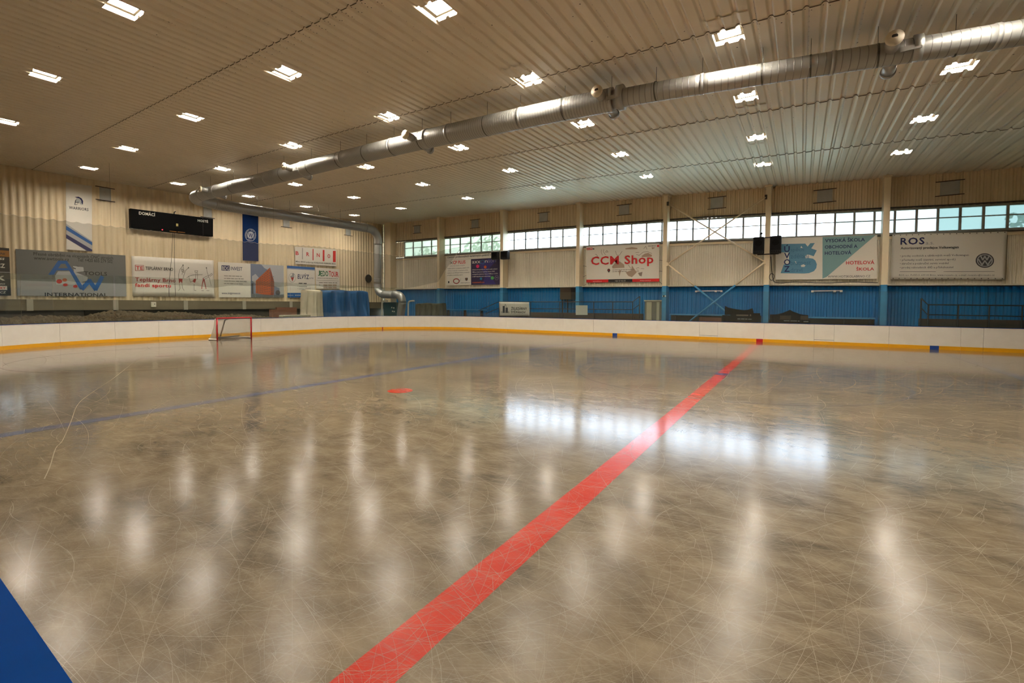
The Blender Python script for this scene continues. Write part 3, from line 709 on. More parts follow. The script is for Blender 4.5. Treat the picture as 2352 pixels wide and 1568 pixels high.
INK = {k: ink(k, c) for k, c in dict(black=(.012,.012,.014), navy=(.008,.012,.10), blue=(.0,.10,.36), red=(.62,.008,.012), dred=(.38,.012,.012), white=(.74,.70,.63), grey=(.30,.30,.31), lgrey=(.42,.43,.43), orange=(.50,.17,.012), green=(.0,.14,.05),
      bgrey=(.13,.14,.14), teal=(.20,.36,.38), sky=(.10,.27,.42), skyd=(.05,.17,.30), brick=(.42,.085,.02), brickd=(.25,.045,.015), cloud=(.42,.44,.48), air=(.16,.20,.30), tan=(.42,.30,.22), tand=(.26,.20,.16), purple=(.022,.012,.06), indigo=(.03,.02,.16), pink=(.75,.01,.13), lime=(.08,.42,.10), cyan=(.01,.20,.38), ora2=(.75,.13,.01), silver=(.42,.42,.44), dgrey=(.06,.06,.07), mid=(.16,.14,.12), ochre=(.30,.12,.01)).items()}
def eq(Y0z, Y1z, Y2z, Y3z, x=EX+.10): return [(x, *p) for p in (Y0z, Y1z, Y2z, Y3z)]
def wq(a, b, c, d, y=WY-.15): return [(p[0], y, p[1]) for p in (a, b, c, d)]
NE, NW = (1, 0, 0), (0, -1, 0)
def wave(ax, ay, amp): return lambda u, v: amp*(math.sin(u*ax+v*ay) + .6*math.sin(u*ax*.43 - v*ay*1.7 + 1.3))*.6

b = Banner('wall_banner', eq((3.3,4.99),(5.972,4.95),(3.3,2.41),(5.981,2.432)), [(-775,150),(158,150),(-785,962),(190,962)], NE, 'ink_black', 'black banner with an orange stripe at the left edge of the view')
b.poly('stripe', INK['ochre'], [(-780,195),(158,195),(163,300),(-780,300)]); b.text('ENI', 20, 104, 235, 268, INK['black'], .03, .15)
b.text('ESS', 0, 100, 322, 358, INK['white'], .02, .2); b.text('CZ', -5, 104, 420, 492, INK['white'], .03); b.rect('rule', INK['silver'], 0, .505, 1, .515)
b.text('k', 0, 106, 588, 705, INK['white'], .04); b.text('OWNY', -10, 112, 752, 778, INK['white'], 0); b.poly('white_box', INK['white'], [(-250,798),(135,798),(138,866),(-250,866)])
b.text('WKY', -5, 118, 812, 856, INK['red'], .02, .2, 4); b.text('K.CZ', -10, 122, 888, 925, INK['white'], .01, .15); b.done()

b = Banner('wall_banner', eq((6.211,4.942),(10.986,5.028),(6.222,2.427),(10.985,2.473)), [(267,160),(2150,272),(300,965),(2168,975)], NE, 'ink_bgrey', 'wide grey banner with a big blue A and W and machine picture')
b.poly('floor_tone', INK['grey'], [(290,700),(2160,760),(2168,975),(300,965)], 0)
b.text('Přesné obrábění na víceosých CNC strojích', 535, 1905, 207, 284, INK['black'], .01); b.text('www.awtools.cz', 540, 1112, 282, 340, INK['black'], .01); b.text('Tel: +420 605 279 502', 1260, 1897, 312, 372, INK['black'], .01)
for P in ([(1180,450),(1360,470),(1370,540),(1200,560)], [(930,540),(1180,540),(1440,640),(1430,700),(1180,770),(900,770),(880,620)], [(1200,760),(1240,800),(1180,800)]): b.poly('machine_picture', INK['lgrey'], P)
b.oval('machine_picture', INK['dred'], 950, 715, 48, 38, 2); b.oval('machine_picture', INK['dred'], 1050, 775, 40, 25, 2); b.oval('machine_picture', INK['dred'], 1220, 800, 38, 26, 2); b.oval('machine_picture', INK['brick'], 1040, 690, 40, 30, 2)
b.poly('machine_picture', INK['dgrey'], [(1180,470),(1230,490),(1225,505),(1180,490)], 2); b.poly('machine_picture', INK['dgrey'], [(1230,440),(1290,455),(1270,465)], 2)
b.poly('logo', INK['blue'], [(930,358),(1012,358),(858,604),(768,604)], 3); b.poly('logo', INK['blue'], [(930,358),(1075,358),(1075,412),(930,412)], 3); b.poly('logo', INK['blue'], [(1020,358),(1075,358),(1385,855),(1300,855)], 3); b.poly('logo', INK['blue'], [(905,488),(1130,488),(1150,524),(885,524)], 3)
b.stroke('logo', INK['blue'], [(1340,840),(1470,705)], 75, 3); b.stroke('logo', INK['blue'], [(1470,705),(1580,850)], 75, 3); b.stroke('logo', INK['blue'], [(1580,850),(1700,640)], 75, 3)
b.text('TOOLS', 1368, 1792, 540, 606, INK['black'], .02); b.text('INTERNATIONAL', 715, 1798, 908, 972, INK['black'], .02); b.done()

b = Banner('wall_banner', eq((11.29,5.026),(16.11,5.14),(11.307,2.495),(16.125,2.514)), [(115,270),(1965,370),(145,1175),(1985,1195)], NE, 'ink_white', 'cream banner with red slogan and three drawn athletes', wave=wave(9, 5, .018), grid=(24, 8))
b.poly('logo', INK['dred'], [(185,470),(362,478),(368,598),(190,604)], 1); b.poly('logo', INK['white'], [(196,480),(354,486),(358,590),(200,595)], 2); b.text('TE', 202, 345, 497, 580, INK['red'], .06)
b.text('TEPLÁRNY BRNO', 395, 988, 488, 580, INK['black'], .015); b.text('Teplárny Brno', 185, 1045, 750, 868, INK['dred'], .03); b.text('fandí sportu', 185, 938, 880, 990, INK['red'], .03)
def fig(pl, w=9):
    for p in pl: b.stroke('figure_drawing', INK['mid'], p, w, 2)
fig([[(1215,480),(1140,580),(1115,690),(1120,790)],[(1215,480),(1225,560),(1190,690)],[(1340,535),(1270,600),(1215,770)],[(1180,560),(1240,590),(1235,640),(1185,610),(1180,560)],[(1130,890),(1150,1000),(1110,1050)],[(1190,890),(1210,1000),(1245,1050)]])
b.poly('figure_drawing', INK['dred'], [(1113,775),(1205,785),(1195,890),(1160,840),(1125,890)], 2)
fig([[(1340,730),(1390,710),(1500,690),(1680,688)],[(1490,600),(1565,600),(1540,650),(1500,640),(1490,600)],[(1520,660),(1515,780)],[(1560,640),(1560,800)],[(1390,860),(1350,730),(1300,760)],[(1480,900),(1480,1040),(1530,1050)],[(1440,830),(1395,860)]])
b.poly('figure_drawing', INK['dred'], [(1478,780),(1535,785),(1500,875),(1440,840)], 2)
fig([[(1780,540),(1800,640),(1870,820),(1900,940)],[(1690,770),(1800,720),(1850,710)],[(1740,790),(1830,750)],[(1850,710),(1910,660),(1930,690),(1870,730)],[(1660,1050),(1710,1050)],[(1780,1050),(1850,1050)]])
b.poly('figure_drawing', INK['dred'], [(1690,770),(1730,780),(1690,900),(1672,1010),(1655,1010)], 2); b.poly('figure_drawing', INK['dred'], [(1700,780),(1735,790),(1780,1010),(1765,1015)], 2)
for p in ((1215,475),(1340,535),(1778,538)): b.oval('figure_drawing', INK['black'], *p, 13, 15, 3, 10)
b.done()

b = Banner('wall_banner', eq((16.402,5.064),(21.425,5.146),(16.416,2.50),(21.404,2.553)), [(80,312),(1225,380),(95,930),(1228,935)], NE, 'ink_white', 'white banner whose picture half shows an orange apartment block')
b.poly('picture', INK['air'], [(612,344),(1225,380),(1228,935),(622,933)], 0); b.poly('picture', INK['cloud'], [(800,355),(1225,380),(1228,800),(1000,720),(985,480),(860,420)], 1); b.poly('picture', INK['cloud'], [(640,560),(700,520),(770,600),(700,690),(640,640)], 1)
b.poly('picture', INK['brick'], [(705,640),(962,410),(975,905),(705,858)], 2); b.poly('picture', INK['brickd'], [(966,408),(1040,660),(1040,900),(975,906)], 2)
for j in range(9):
    for i in range(8):
        x = 725+i*31; t = (x-705)/260.; y0 = 640-230*t+25; y = y0 + (870-y0)*j/9
        b.poly('picture', INK['dgrey'], [(x,y),(x+13,y-10),(x+13,y+6),(x,y+14)], 3)
for j in range(8):
    for i in range(3): x = 985+i*18; b.poly('picture', INK['dgrey'], [(x,560+j*40),(x+9,566+j*40),(x+9,584+j*40),(x,578+j*40)], 3)
b.poly('picture', INK['lgrey'], [(1140,745),(1222,610),(1225,930),(1150,920)], 2); b.poly('picture', INK['bgrey'], [(622,865),(980,890),(1228,880),(1228,935),(622,933)], 3); b.poly('picture', INK['dgrey'], [(630,690),(660,680),(665,870),(630,870)], 3); b.oval('picture', INK['dgrey'], 1110, 850, 45, 45, 3)
b.poly('logo', INK['navy'], [(135,372),(265,378),(266,467),(136,463)], 1); b.text('BDG', 145, 257, 388, 455, INK['white'], 0); b.text('INVEST', 283, 472, 395, 458, INK['navy'], .012)
for k, (x, y) in enumerate(((465,553),(495,598),(548,644),(480,688))): b.lines(175, x, y, 12, INK['mid'], k)
for k, y in enumerate((445,488,520)): b.lines(1060+k*15, 1175, y, 10, INK['silver'], 9+k)
b.text('www.bdginvest.cz', 138, 438, 838, 884, INK['navy'], .01); b.done()

b = Banner('wall_banner', eq((21.709,5.173),(24.277,5.202),(21.722,2.558),(24.245,2.602)), [(1282,378),(1768,410),(1292,935),(1768,935)], NE, 'ink_white', 'white banner with blue bands above and below, half behind the white sheeted stack')
b.rect('blue_band', INK['blue'], 0, 0, 1, .10); b.rect('blue_band', INK['white'], 0, .078, 1, .086, 2); b.rect('blue_band', INK['blue'], 0, .85, 1, 1); b.rect('blue_band', INK['white'], 0, .92, .21, .93, 2)
b.oval('logo', INK['silver'], 1370, 590, 62, 84, 1, 24, .88); b.poly('logo', INK['dred'], [(1345,585),(1400,580),(1375,655)], 2); b.oval('logo', INK['grey'], 1385, 535, 18, 28, 2); b.poly('logo', INK['grey'], [(1335,560),(1395,540),(1410,580),(1345,590)], 1)
b.text('ELVÝZ', 1458, 1662, 508, 606, INK['navy'], .04, .1); b.text('s.r.o.', 1668, 1746, 585, 608, INK['navy'], .01, .2)
b.lines(1480, 1620, 685, 22, INK['dgrey'], 3); b.text('• montáže', 1460, 1625, 722, 752, INK['dgrey'], 0); b.text('• servis výtahů', 1460, 1690, 762, 798, INK['dgrey'], 0); b.text('www.elvyz.cz', 1415, 1662, 874, 915, INK['white'], .01, .2); b.done()

b = Banner('wall_banner', eq((24.319,5.194),(26.792,5.218),(24.425,3.369),(26.807,3.442)), [(1775,412),(2195,440),(1800,780),(2200,780)], NE, 'ink_white', 'white banner with wobbly green and red lettering above the blue tarp')
for t, x0, x1, yy, c in (('J',1815,1856,462,'green'),('E',1858,1894,470,'green'),('D',1898,1940,468,'green'),('O',1944,1994,470,'green'),('T',2004,2044,470,'red'),('O',2046,2090,482,'red'),('U',2094,2132,478,'red'),('R',2136,2180,486,'red')): b.text(t, x0, x1, yy, yy+92, INK[c], .05)
b.lines(1815, 2165, 594, 8, INK['dgrey'], 4); b.rect('rule', INK['dgrey'], .02, .60, .96, .612); b.lines(1840, 2155, 672, 14, INK['mid'], 5)
for k in range(3): b.poly('cells', INK['tan'], [(1915+k*80,705),(1985+k*80,707),(1985+k*80,735),(1915+k*80,733)], 1); b.poly('cells', INK['tan'], [(1915+k*80,745),(1985+k*80,747),(1985+k*80,772),(1915+k*80,770)], 1)
b.text('A', 1840, 1855, 700, 725, INK['dgrey'], .02); b.done()

b = Banner('wall_banner', eq((22.432,6.794),(26.502,6.959),(22.464,5.365),(26.486,5.434)), [(1420,48),(2145,100),(1430,350),(2145,395)], NE, 'ink_white', 'white banner with spaced red letters and thickening red bars')
for t, x0, x1, y0, y1 in (('B',1432,1480,126,193),('R',1608,1656,143,212),('N',1785,1838,160,226),('O',1976,2028,176,244)): b.text(t, x0, x1, y0, y1, INK['red'], .03)
for x0, x1, y0, y1, c in ((1541,1548,70,268,'dgrey'),(1714,1730,86,284,'red'),(1892,1923,103,300,'red'),(2078,2131,120,316,'red')): b.poly('bar', INK[c], [(x0,y0),(x1,y0+1),(x1,y1+1),(x0,y1)])
b.text('Město BRNO podporuje HOKEJ KLUB WARRIORS BRNO', 1434, 2132, 290, 326, INK['black'], .03); b.lines(1440, 2130, 347, 7, INK['tand'], 8); b.done()

b = Banner('pennant_banner', eq((8.31,8.948),(9.458,8.976),(8.237,5.118),(9.384,5.124)), [(92,152),(585,225),(100,1425),(590,1460)], NE, 'ink_white', 'tall white pennant with a helmet emblem and diagonal blue stripes')
b.poly('emblem', INK['navy'], [(255,430),(330,425),(385,455),(415,505),(410,580),(385,545),(380,500),(345,460),(290,445)], 2); b.poly('emblem', INK['lgrey'], [(290,450),(345,462),(380,505),(385,545),(400,580),(370,575),(340,540),(270,530),(270,490)], 1); b.poly('emblem', INK['dgrey'], [(250,580),(262,500),(285,470),(275,530),(335,520),(325,545),(300,580)], 2)
b.poly('emblem', INK['white'], [(262,570),(270,540),(320,538),(300,572)], 3)
b.text('WARRIORS', 148, 518, 600, 655, INK['dgrey'], .035); b.poly('stripe', INK['silver'], [(97,935),(592,1268),(592,1292),(97,975)]); b.poly('stripe', INK['blue'], [(97,975),(592,1290),(592,1348),(97,1052)], 2)
b.poly('stripe', INK['silver'], [(97,1052),(592,1348),(592,1430),(97,1135)]); b.poly('stripe', INK['navy'], [(97,1135),(592,1430),(591,1459),(490,1452),(98,1212)], 2); b.done()

b = Banner('pennant_banner', eq((18.205,8.9),(19.393,8.9),(18.172,5.303),(19.362,5.333)), [(205,105),(640,175),(215,1425),(648,1450)], NE, 'flag_navy', 'tall dark blue pennant with a round white badge below the duct')
b.oval('badge', INK['silver'], 425, 725, 153, 174, 1, 36, .92); b.oval('badge', INK['silver'], 425, 725, 92, 100, 1, 30); b.text('W', 362, 492, 668, 790, INK['navy'], .05); b.text('HC', 440, 470, 765, 805, INK['navy'], .02)
for k, ch in enumerate('WARRIORS BRNO HOCKEY CLUB '):
    if ch == ' ': continue
    t = math.radians(-210 + k*360/26); x, y = 425 + 118*math.cos(t), 725 + 134*math.sin(t); b.text(ch, x-11, x+11, y-16, y+12, INK['silver'], .02)
b.done()

sb = root('scoreboard', (EX+.2, 13.6, 7.4), 'long black scoreboard with white HOME and GUEST words in Czech on the end wall', 'scoreboard')
sb['label'] = 'long black scoreboard with two white words, high on the end wall'
Q = eq((11.23,7.949),(16.013,8.06),(11.224,6.734),(15.991,6.807), EX+.35)
V = [Vector(p) for p in Q] + [Vector(p) - Vector((.30, 0, 0)) for p in Q]
M_('cabinet', V, [(0,1,3,2),(6,7,5,4),(0,4,5,1),(1,5,7,3),(3,7,6,2),(2,6,4,0)], 'black_gloss', sb)
b = Banner('face_panel', eq((11.25,7.93),(15.99,8.04),(11.244,6.754),(15.97,6.827), EX+.356), [(118,103),(2224,366),(128,594),(2224,808)], NE, 'black_gloss', None, None, thick=.004)
b.o.parent = sb; b.o.matrix_parent_inverse = Matrix.Translation(-Vector(sb.location))
mat('led_amber', (.1, .08, .02), .5, emit=(.8, .6, .2), estr=.35); mat('led_red', (.3, 0, .01), .5, emit=(1, .05, .08), estr=1.2)
b.text('DOMÁCÍ', 298, 684, 150, 248, INK['white'], .02, 0, 2); b.text('HOSTÉ', 1792, 2086, 352, 428, INK['white'], .02, 0, 2)
b.poly('colon', 'led_amber', [(1214,474),(1233,476),(1233,546),(1214,544)]); b.poly('colon', 'led_amber', [(1244,478),(1263,480),(1263,548),(1244,546)]); b.oval('red_led', 'led_red', 862, 637, 18, 14, 2, 12)
b.poly('yellow_strip', INK['ochre'], [(1040,660),(1225,682),(1225,698),(1040,676)], 2); b.poly('yellow_strip', INK['ochre'], [(1250,684),(1448,702),(1448,716),(1250,698)], 2)
for (part, m), mb in b.sets.items(): mb.build(part, m, b.o)
MB().tube([(EX+.3, 13.62, 8.0), (EX+.3, 13.62, 8.12), (EX+.42, 13.66, 8.16)], .03, 6).build('camera_bracket', 'black_plastic', sb)
cb = MB().tube(crom([(EX+.12,13.58,6.76),(EX+.1,13.5,5.2),(EX+.14,13.3,3.4),(EX+.2,13.25,2.5)], 4), .012, 5); cb.tube(crom([(EX+.12,13.68,6.76),(EX+.1,13.66,5.2),(EX+.2,13.62,2.5)], 4), .012, 5); tag(cb.build('scoreboard_cable', 'cable_black'), 'pair of thin black cables hanging from the scoreboard down the end wall', 'cable')

b = Banner('wall_banner', wq((-27.039,6.428),(-21.21,6.40),(-26.989,3.772),(-21.198,3.743)), [(195,365),(1800,260),(210,1245),(1805,1215)], NW, 'ink_white', 'banner split into a white half and a dark purple half beside the loudspeakers')
b.text('Centrum profesionálních kamerových systémů v', 232, 1560, 362, 452, INK['black'], .02, .2); b.rect('rule', INK['grey'], 0, .135, .49, .142)
b.poly('purple_half', INK['purple'], [(968,452),(1802,408),(1805,1215),(975,1228)], 0); b.poly('purple_half', INK['indigo'], [(1200,600),(1500,430),(1700,500),(1450,800),(1700,1210),(1300,1215),(1400,950)], 1)
b.stroke('logo', INK['dgrey'], [(318,528),(400,600)], 14, 2); b.stroke('logo', INK['dgrey'], [(400,522),(318,608)], 14, 2); b.stroke('logo', INK['grey'], [(325,562),(395,558)], 10, 2)
b.text('CP PLUS', 415, 802, 508, 608, INK['red'], .03); b.text('security made simpler', 318, 792, 636, 690, INK['grey'], 0, .2)
for t, x, y in (('Tradiční výrobce a dodavatel produktů CCTV', 918, 722), ('v ČR již od roku 2011. Kompletní portfolio', 885, 788), ('kvalitních a prověřených řešení, poradenství', 925, 856), ('při výběru a technická podpora', 718, 924)): b.text(t, 234, x, y, y+42, INK['dgrey'], .02, 0, 2, 'small_print', 1)
n = 16
for a0, a1 in ((150, 330), (-20, 140)):
    P = [(520+90*math.cos(math.radians(a0+(a1-a0)*k/n)), 1115+70*math.sin(math.radians(a0+(a1-a0)*k/n))) for k in range(n+1)]; b.stroke('emblem', INK['dred'], P, 26, 2)
b.stroke('emblem', INK['grey'], [(590,1060),(640,1110),(665,1030)], 8, 2); b.poly('emblem', INK['dgrey'], [(795,1018),(876,1014),(872,1080),(838,1108),(802,1084)], 2); b.oval('emblem', INK['ochre'], 836, 1052, 14, 20, 3, 12); b.oval('emblem', INK['black'], 278, 1145, 22, 34, 2, 16)
b.text('www.cpplus.cz', 655, 935, 1150, 1192, INK['dgrey'], .02)
b.text('axx', 1005, 1250, 512, 588, INK['white'], .0); b.oval('logo', INK['cyan'], 1312, 540, 58, 62, 3, 24, .82); b.text('n', 1382, 1462, 492, 560, INK['white'], 0); b.text('SOFT', 1482, 1722, 480, 556, INK['silver'], -.012)
for x, y, r, c in ((1170,668,46,'pink'),(1392,690,38,'ora2'),(1270,1042,34,'cyan'),(1596,1020,46,'lime')): b.oval('dots', INK[c], x, y, r, r*1.15, 2, 20)
b.oval('dots', INK['silver'], 1720, 1012, 62, 74, 2, 6, .92); b.text('3Q', 1690, 1750, 990, 1030, INK['silver'], 0)
for k in range(14): b.oval('dots', INK['dred'], 1015+k*52, 660-k*2.6, 6, 6, 1, 8)
for t, x, y in (('Softwarová společnost, která vyvíjí unikátní', 1738, 758), ('VMS pro kamerové systémy Axxon ONE', 1660, 828), ('a integrační platformu Axxon PSIM pro CCTV', 1750, 894), ('a další bezpečnostní technologie.', 1555, 962)): b.text(t, 1008, x, y, y+42, INK['white'], .02, 0, 2, 'small_print', 1)
b.text('cz.axxonsoft.com', 1015, 1368, 1128, 1176, INK['ora2'], .015); b.done()

b = Banner('wall_banner', wq((-13.496,6.382),(-8.193,6.255),(-13.448,3.723),(-8.151,3.67)), [(185,185),(2065,100),(190,1105),(2065,1080)], NW, 'ink_white', 'white banner with huge red words over brown sketches, laced between two columns')
for P, c in (([(1640,420),(1720,360),(1800,340),(1895,400),(1880,440),(1650,450)],'tan'), ([(1240,840),(1380,790),(1400,660),(1450,740),(1520,840),(1400,965),(1310,935)],'tan'), ([(1550,860),(1660,830),(1640,945),(1590,930)],'tand'), ([(895,690),(1010,560),(1090,560),(1200,640),(1210,720),(900,740)],'tan'), ([(1880,195),(1970,205),(1900,250)],'tan'), ([(1060,800),(1130,780),(1100,870),(1080,950)],'tan'), ([(1230,225),(1400,190),(1540,215),(1530,245),(1240,250)],'tan')): b.poly('sketch', INK[c], P, 0)
for P in ([(610,255),(595,310),(630,395)], [(670,250),(655,310),(715,390)], [(715,325),(750,275),(785,320),(715,325)], [(975,290),(1010,395),(1080,400),(1150,300)], [(1570,410),(1680,320),(1790,310),(1890,360)], [(1490,330),(1580,325)], [(1510,385),(1570,395)], [(430,380),(470,380),(515,460)], [(1690,235),(1740,170),(1770,250)], [(1500,740),(1560,720),(1580,735)], [(1510,780),(1570,790)], [(1620,745),(1700,750)], [(1310,650),(1370,740)], [(1500,820),(1570,825)]): b.stroke('sketch', INK['tand'], P, 10, 0)
b.text('CCM Shop', 320, 1926, 440, 722, INK['red'], .045)
b.poly('corner_logo', INK['red'], [(198,212),(360,206),(360,262),(200,268)], 1); b.text('CCM', 212, 348, 222, 254, INK['white'], .03, .2); b.poly('corner_logo', INK['dgrey'], [(368,222),(415,230),(415,252),(368,256)], 1); b.lines(1795, 1990, 165, 14, INK['black'], 6); b.poly('corner_logo', INK['red'], [(2010,140),(2060,136),(2060,188),(2012,190)], 1)
b.oval('map_pin', INK['black'], 802, 788, 37, 37, 2); b.poly('map_pin', INK['black'], [(770,805),(836,803),(804,852)], 2); b.oval('map_pin', INK['dred'], 802, 788, 18, 18, 3)
b.lines(895, 1455, 782, 14, INK['mid'], 11); b.lines(895, 1270, 825, 14, INK['mid'], 12)
b.rect('stripe', INK['red'], 0, .92, .32, 1); b.rect('stripe', INK['black'], .32, .92, .65, 1); b.rect('stripe', INK['red'], .65, .92, 1, 1)
b.text('www.ccmbrno.cz', 370, 610, 1058, 1088, INK['white'], 0); b.text('+420 737 960 575', 962, 1240, 1048, 1078, INK['white'], 0); b.text('info@ccmbrno.cz', 1600, 1862, 1040, 1070, INK['white'], 0); b.done()
lace = MB()
for y0, y1, t in ((640,655,0),(925,885,0),(1170,1110,0),(600,585,1),(855,845,1),(1165,1085,1)):
    x = -13.72 if not t else -7.93; x2 = -13.46 if not t else -8.17; z = lambda yy: 6.38 - (yy-150)*.00288
    lace.tube([(x, WY-.16, z(y0)), (x2, WY-.17, z(y1))], .012, 5)
lace.build('lacing_cord', 'cable_black', b.o)

b = Banner('wall_banner', wq((-1.40,6.085),(3.319,5.912),(-1.35,3.617),(3.36,3.543)), [(160,155),(2215,85),(155,1015),(2205,995)], NW, 'ink_white', 'white banner with a pale teal triangle and blue initials for a hotel school')
b.poly('teal_triangle', INK['teal'], [(1158,128),(2185,88),(1240,955),(1155,992)], 0)
for P in ([(265,272),(800,262),(850,325),(905,255),(1000,250),(925,362),(1040,402),(975,525),(870,490),(820,500),(700,450),(265,446)], [(450,440),(700,448),(830,500),(850,560),(960,575),(1010,615),(1040,690),(1030,770),(980,835),(880,876),(780,885),(265,880),(335,700),(450,690)]): b.poly('logo_shape', INK['sky'], P, 0)
for P in ([(700,350),(715,310),(750,360)], [(800,510),(850,490),(870,555),(810,570)], [(575,640),(600,630),(620,690)], [(705,715),(760,690),(805,715),(780,748),(715,748)]): b.poly('logo_shape', INK['white'], P, 1)
for t, x0, x1, y0, y1 in (('Ú',346,468,285,440),('V',344,472,455,573),('O',340,480,588,712),('Z',344,468,730,852)): b.text(t, x0, x1, y0, y1, INK['navy'], .06)
for t, x1, y0, y1 in (('spěch',772,348,448),('zdělání',882,472,575),('bratnost',916,618,710),('draví',745,765,855)): b.text(t, 486, x1, y0, y1, INK['skyd'], 0)
for t, x0, x1, y0, y1, c in (('VYSOKÁ ŠKOLA',1210,1986,150,240,'navy'),('OBCHODNÍ A',1205,1846,282,370,'navy'),('HOTELOVÁ',1205,1728,408,498,'navy'),('HOTELOVÁ',1625,2162,608,700,'red'),('ŠKOLA',1822,2156,748,826,'red')): b.text(t, x0, x1, y0, y1, INK[c], .015)
b.text('WWW.HOTSKOLABRNO.CZ', 1265, 2086, 928, 972, INK['dgrey'], 0); b.done()

def roswave(u, v):
    d = u + v*.55; return .035*math.sin(9*d)*max(0, 1.1-abs(d-.95)*1.3)*(.4+.6*u) + .012*math.sin(7*u-5*v)
b = Banner('wall_banner', wq((3.948,5.883),(8.194,5.695),(3.955,3.499),(8.178,3.373)), [(155,145),(2222,88),(130,950),(2175,955)], NW, 'ink_white', 'rumpled white banner with a round black and silver car badge', wave=roswave, grid=(36, 14))
b.text('ROS', 315, 776, 205, 330, INK['navy'], .07); b.text('a.s.', 795, 952, 282, 325, INK['grey'], 0); b.text('Autorizovaný prodejce Volkswagen', 318, 1395, 368, 425, INK['black'], .02)
for t, x0, x1, y0, y1 in (('• prodej osobních a užitkových vozů Volkswagen',306,1570,506,556),('• přestavby vozů (sanitní, servisní apod.)',306,1336,578,628),('• záruční a pozáruční servis vozidel',302,1212,645,695),('• prodej náhradních dílů a příslušenství',300,1302,714,765)): b.text(t, x0, x1, y0, y1, INK['dgrey'], .008, 0, 3, 'lettering', 1)
b.poly('rule', INK['dgrey'], [(300,810),(2008,806),(2008,812),(300,816)]); b.text('ROS, a.s., Poříčí 3, 639 00 Brno, www.rosauto.cz, e-mail: rosauto@rosauto.cz', 290, 2006, 856, 898, INK['dgrey'], 0, 0, 3, 'lettering', 1)
b.oval('badge', INK['dgrey'], 1848, 612, 157, 131, 1, 36); b.oval('badge', INK['silver'], 1848, 612, 136, 113, 2, 36, .86)
for P in ([(1770,520),(1812,600),(1848,535),(1884,600),(1926,520)], [(1738,590),(1800,690),(1848,615),(1896,690),(1958,590)]): b.stroke('badge', INK['silver'], P, 24, 3)
b.done()
eye = MB()
for k in range(18):
    for v in (.02, .98):
        p = b.at(.02+.96*k/17, v, .008); eye.tube([p, p - b.n*-.004], .022, 8)
eye.build('eyelets', 'dark_rail', b.o, kind='stuff')

b = Banner('railing_banner', wq((-20.498,2.275),(-17.715,2.248),(-20.434,1.152),(-17.661,1.183), 30.93), [(228,1158),(825,1165),(240,1435),(835,1440)], NW, 'ink_white', 'small white banner with a two tower emblem tied to the railing', wave=wave(8, 7, .02), grid=(14, 6))
b.poly('emblem', INK['dgrey'], [(300,1240),(344,1240),(348,1376),(298,1376)]); b.poly('emblem', INK['dgrey'], [(360,1272),(404,1272),(410,1376),(358,1376)]); b.stroke('emblem', INK['dgrey'], [(340,1240),(355,1202),(380,1262)], 6); b.stroke('emblem', INK['dgrey'], [(270,1378),(282,1345),(292,1378)], 5); b.stroke('emblem', INK['dgrey'], [(412,1378),(424,1345),(436,1378)], 5)
b.stroke('emblem', INK['dgrey'], [(268,1380),(440,1382)], 5); b.text('ŽELEZÁRNY', 475, 786, 1254, 1318, INK['black'], .03); b.text('ŠTĚPÁNOV', 475, 760, 1328, 1388, INK['black'], .03); b.done()
b = Banner('white_board', wq((-13.788,2.023),(-12.875,2.027),(-13.781,1.323),(-12.867,1.338), 30.93), [(0,0),(1,0),(0,1),(1,1)], NW, 'white_board', 'blank white board fixed to the black railing', 'board'); b.done()

# ------------------------------------------------------------------ goal
gx, gy, hw = -27.13, 13.45, .945
goal = root('hockey_goal', (gx, gy, 0), 'red hockey goal with white net in front of the end boards', 'goal')
MB().tube([(gx, gy-hw, 0), (gx, gy-hw, 1.19)], .042, 12).build('post', 'goal_red', goal, True); MB().tube([(gx, gy+hw, 0), (gx, gy+hw, 1.19)], .042, 12).build('post', 'goal_red', goal, True)
MB().tube(crom([(gx, gy-hw, 1.17), (gx, gy-hw+.02, 1.22), (gx, gy-hw+.1, 1.235), (gx, gy+hw-.1, 1.235), (gx, gy+hw-.02, 1.22), (gx, gy+hw, 1.17)], 4), .042, 12).build('crossbar', 'goal_red', goal, True)
base = crom([(gx, gy-hw, .04), (gx-.5, gy-hw-.12, .04), (gx-.95, gy-hw+.05, .04), (gx-1.1, gy-.4, .04), (gx-1.1, gy+.4, .04), (gx-.95, gy+hw-.05, .04), (gx-.5, gy+hw+.12, .04), (gx, gy+hw, .04)], 5)
MB().tube(base, .045, 10).build('base_frame', 'goal_pad', goal, True)
MB().tube([(gx-.02, gy-.26, 1.22), (gx-.5, gy-.28, 1.10), (gx-1.08, gy-.30, .06)], .03, 10).build('back_support', 'goal_grey', goal, True)
topb = crom([(gx, gy-hw, 1.22), (gx-.3, gy-hw+.02, 1.2), (gx-.5, gy-.5, 1.18), (gx-.52, gy+.5, 1.18), (gx-.3, gy+hw-.02, 1.2), (gx, gy+hw, 1.22)], 7)
bb = resample(base, .12); tt = [topb[int(k*(len(topb)-1)/(len(bb)-1))] for k in range(len(bb))]
V = []; nv = 8
for p, q in zip(bb, tt):
    for j in range(nv+1):
        f = j/nv; w = p.lerp(q, f); sag = .10*math.sin(math.pi*f); w.x += sag*(1 if p.x < gx-.2 else 0); V.append(w)
F = [(k*(nv+1)+j, (k+1)*(nv+1)+j, (k+1)*(nv+1)+j+1, k*(nv+1)+j+1) for k in range(len(bb)-1) for j in range(nv)]
V += [Vector((gx, gy, 1.235))] + tt; n0 = len(V)-len(tt); F += [(n0-1, n0+k, n0+k+1) for k in range(len(tt)-1)]
M_('net', V, F, 'goal_net', goal, True)
MB().tube(crom([(gx-1.06, gy-.8, .12), (gx-.98, gy, .10), (gx-1.0, gy+.8, .14)], 6), .04, 8).build('net_hem', 'goal_grey', goal, True)

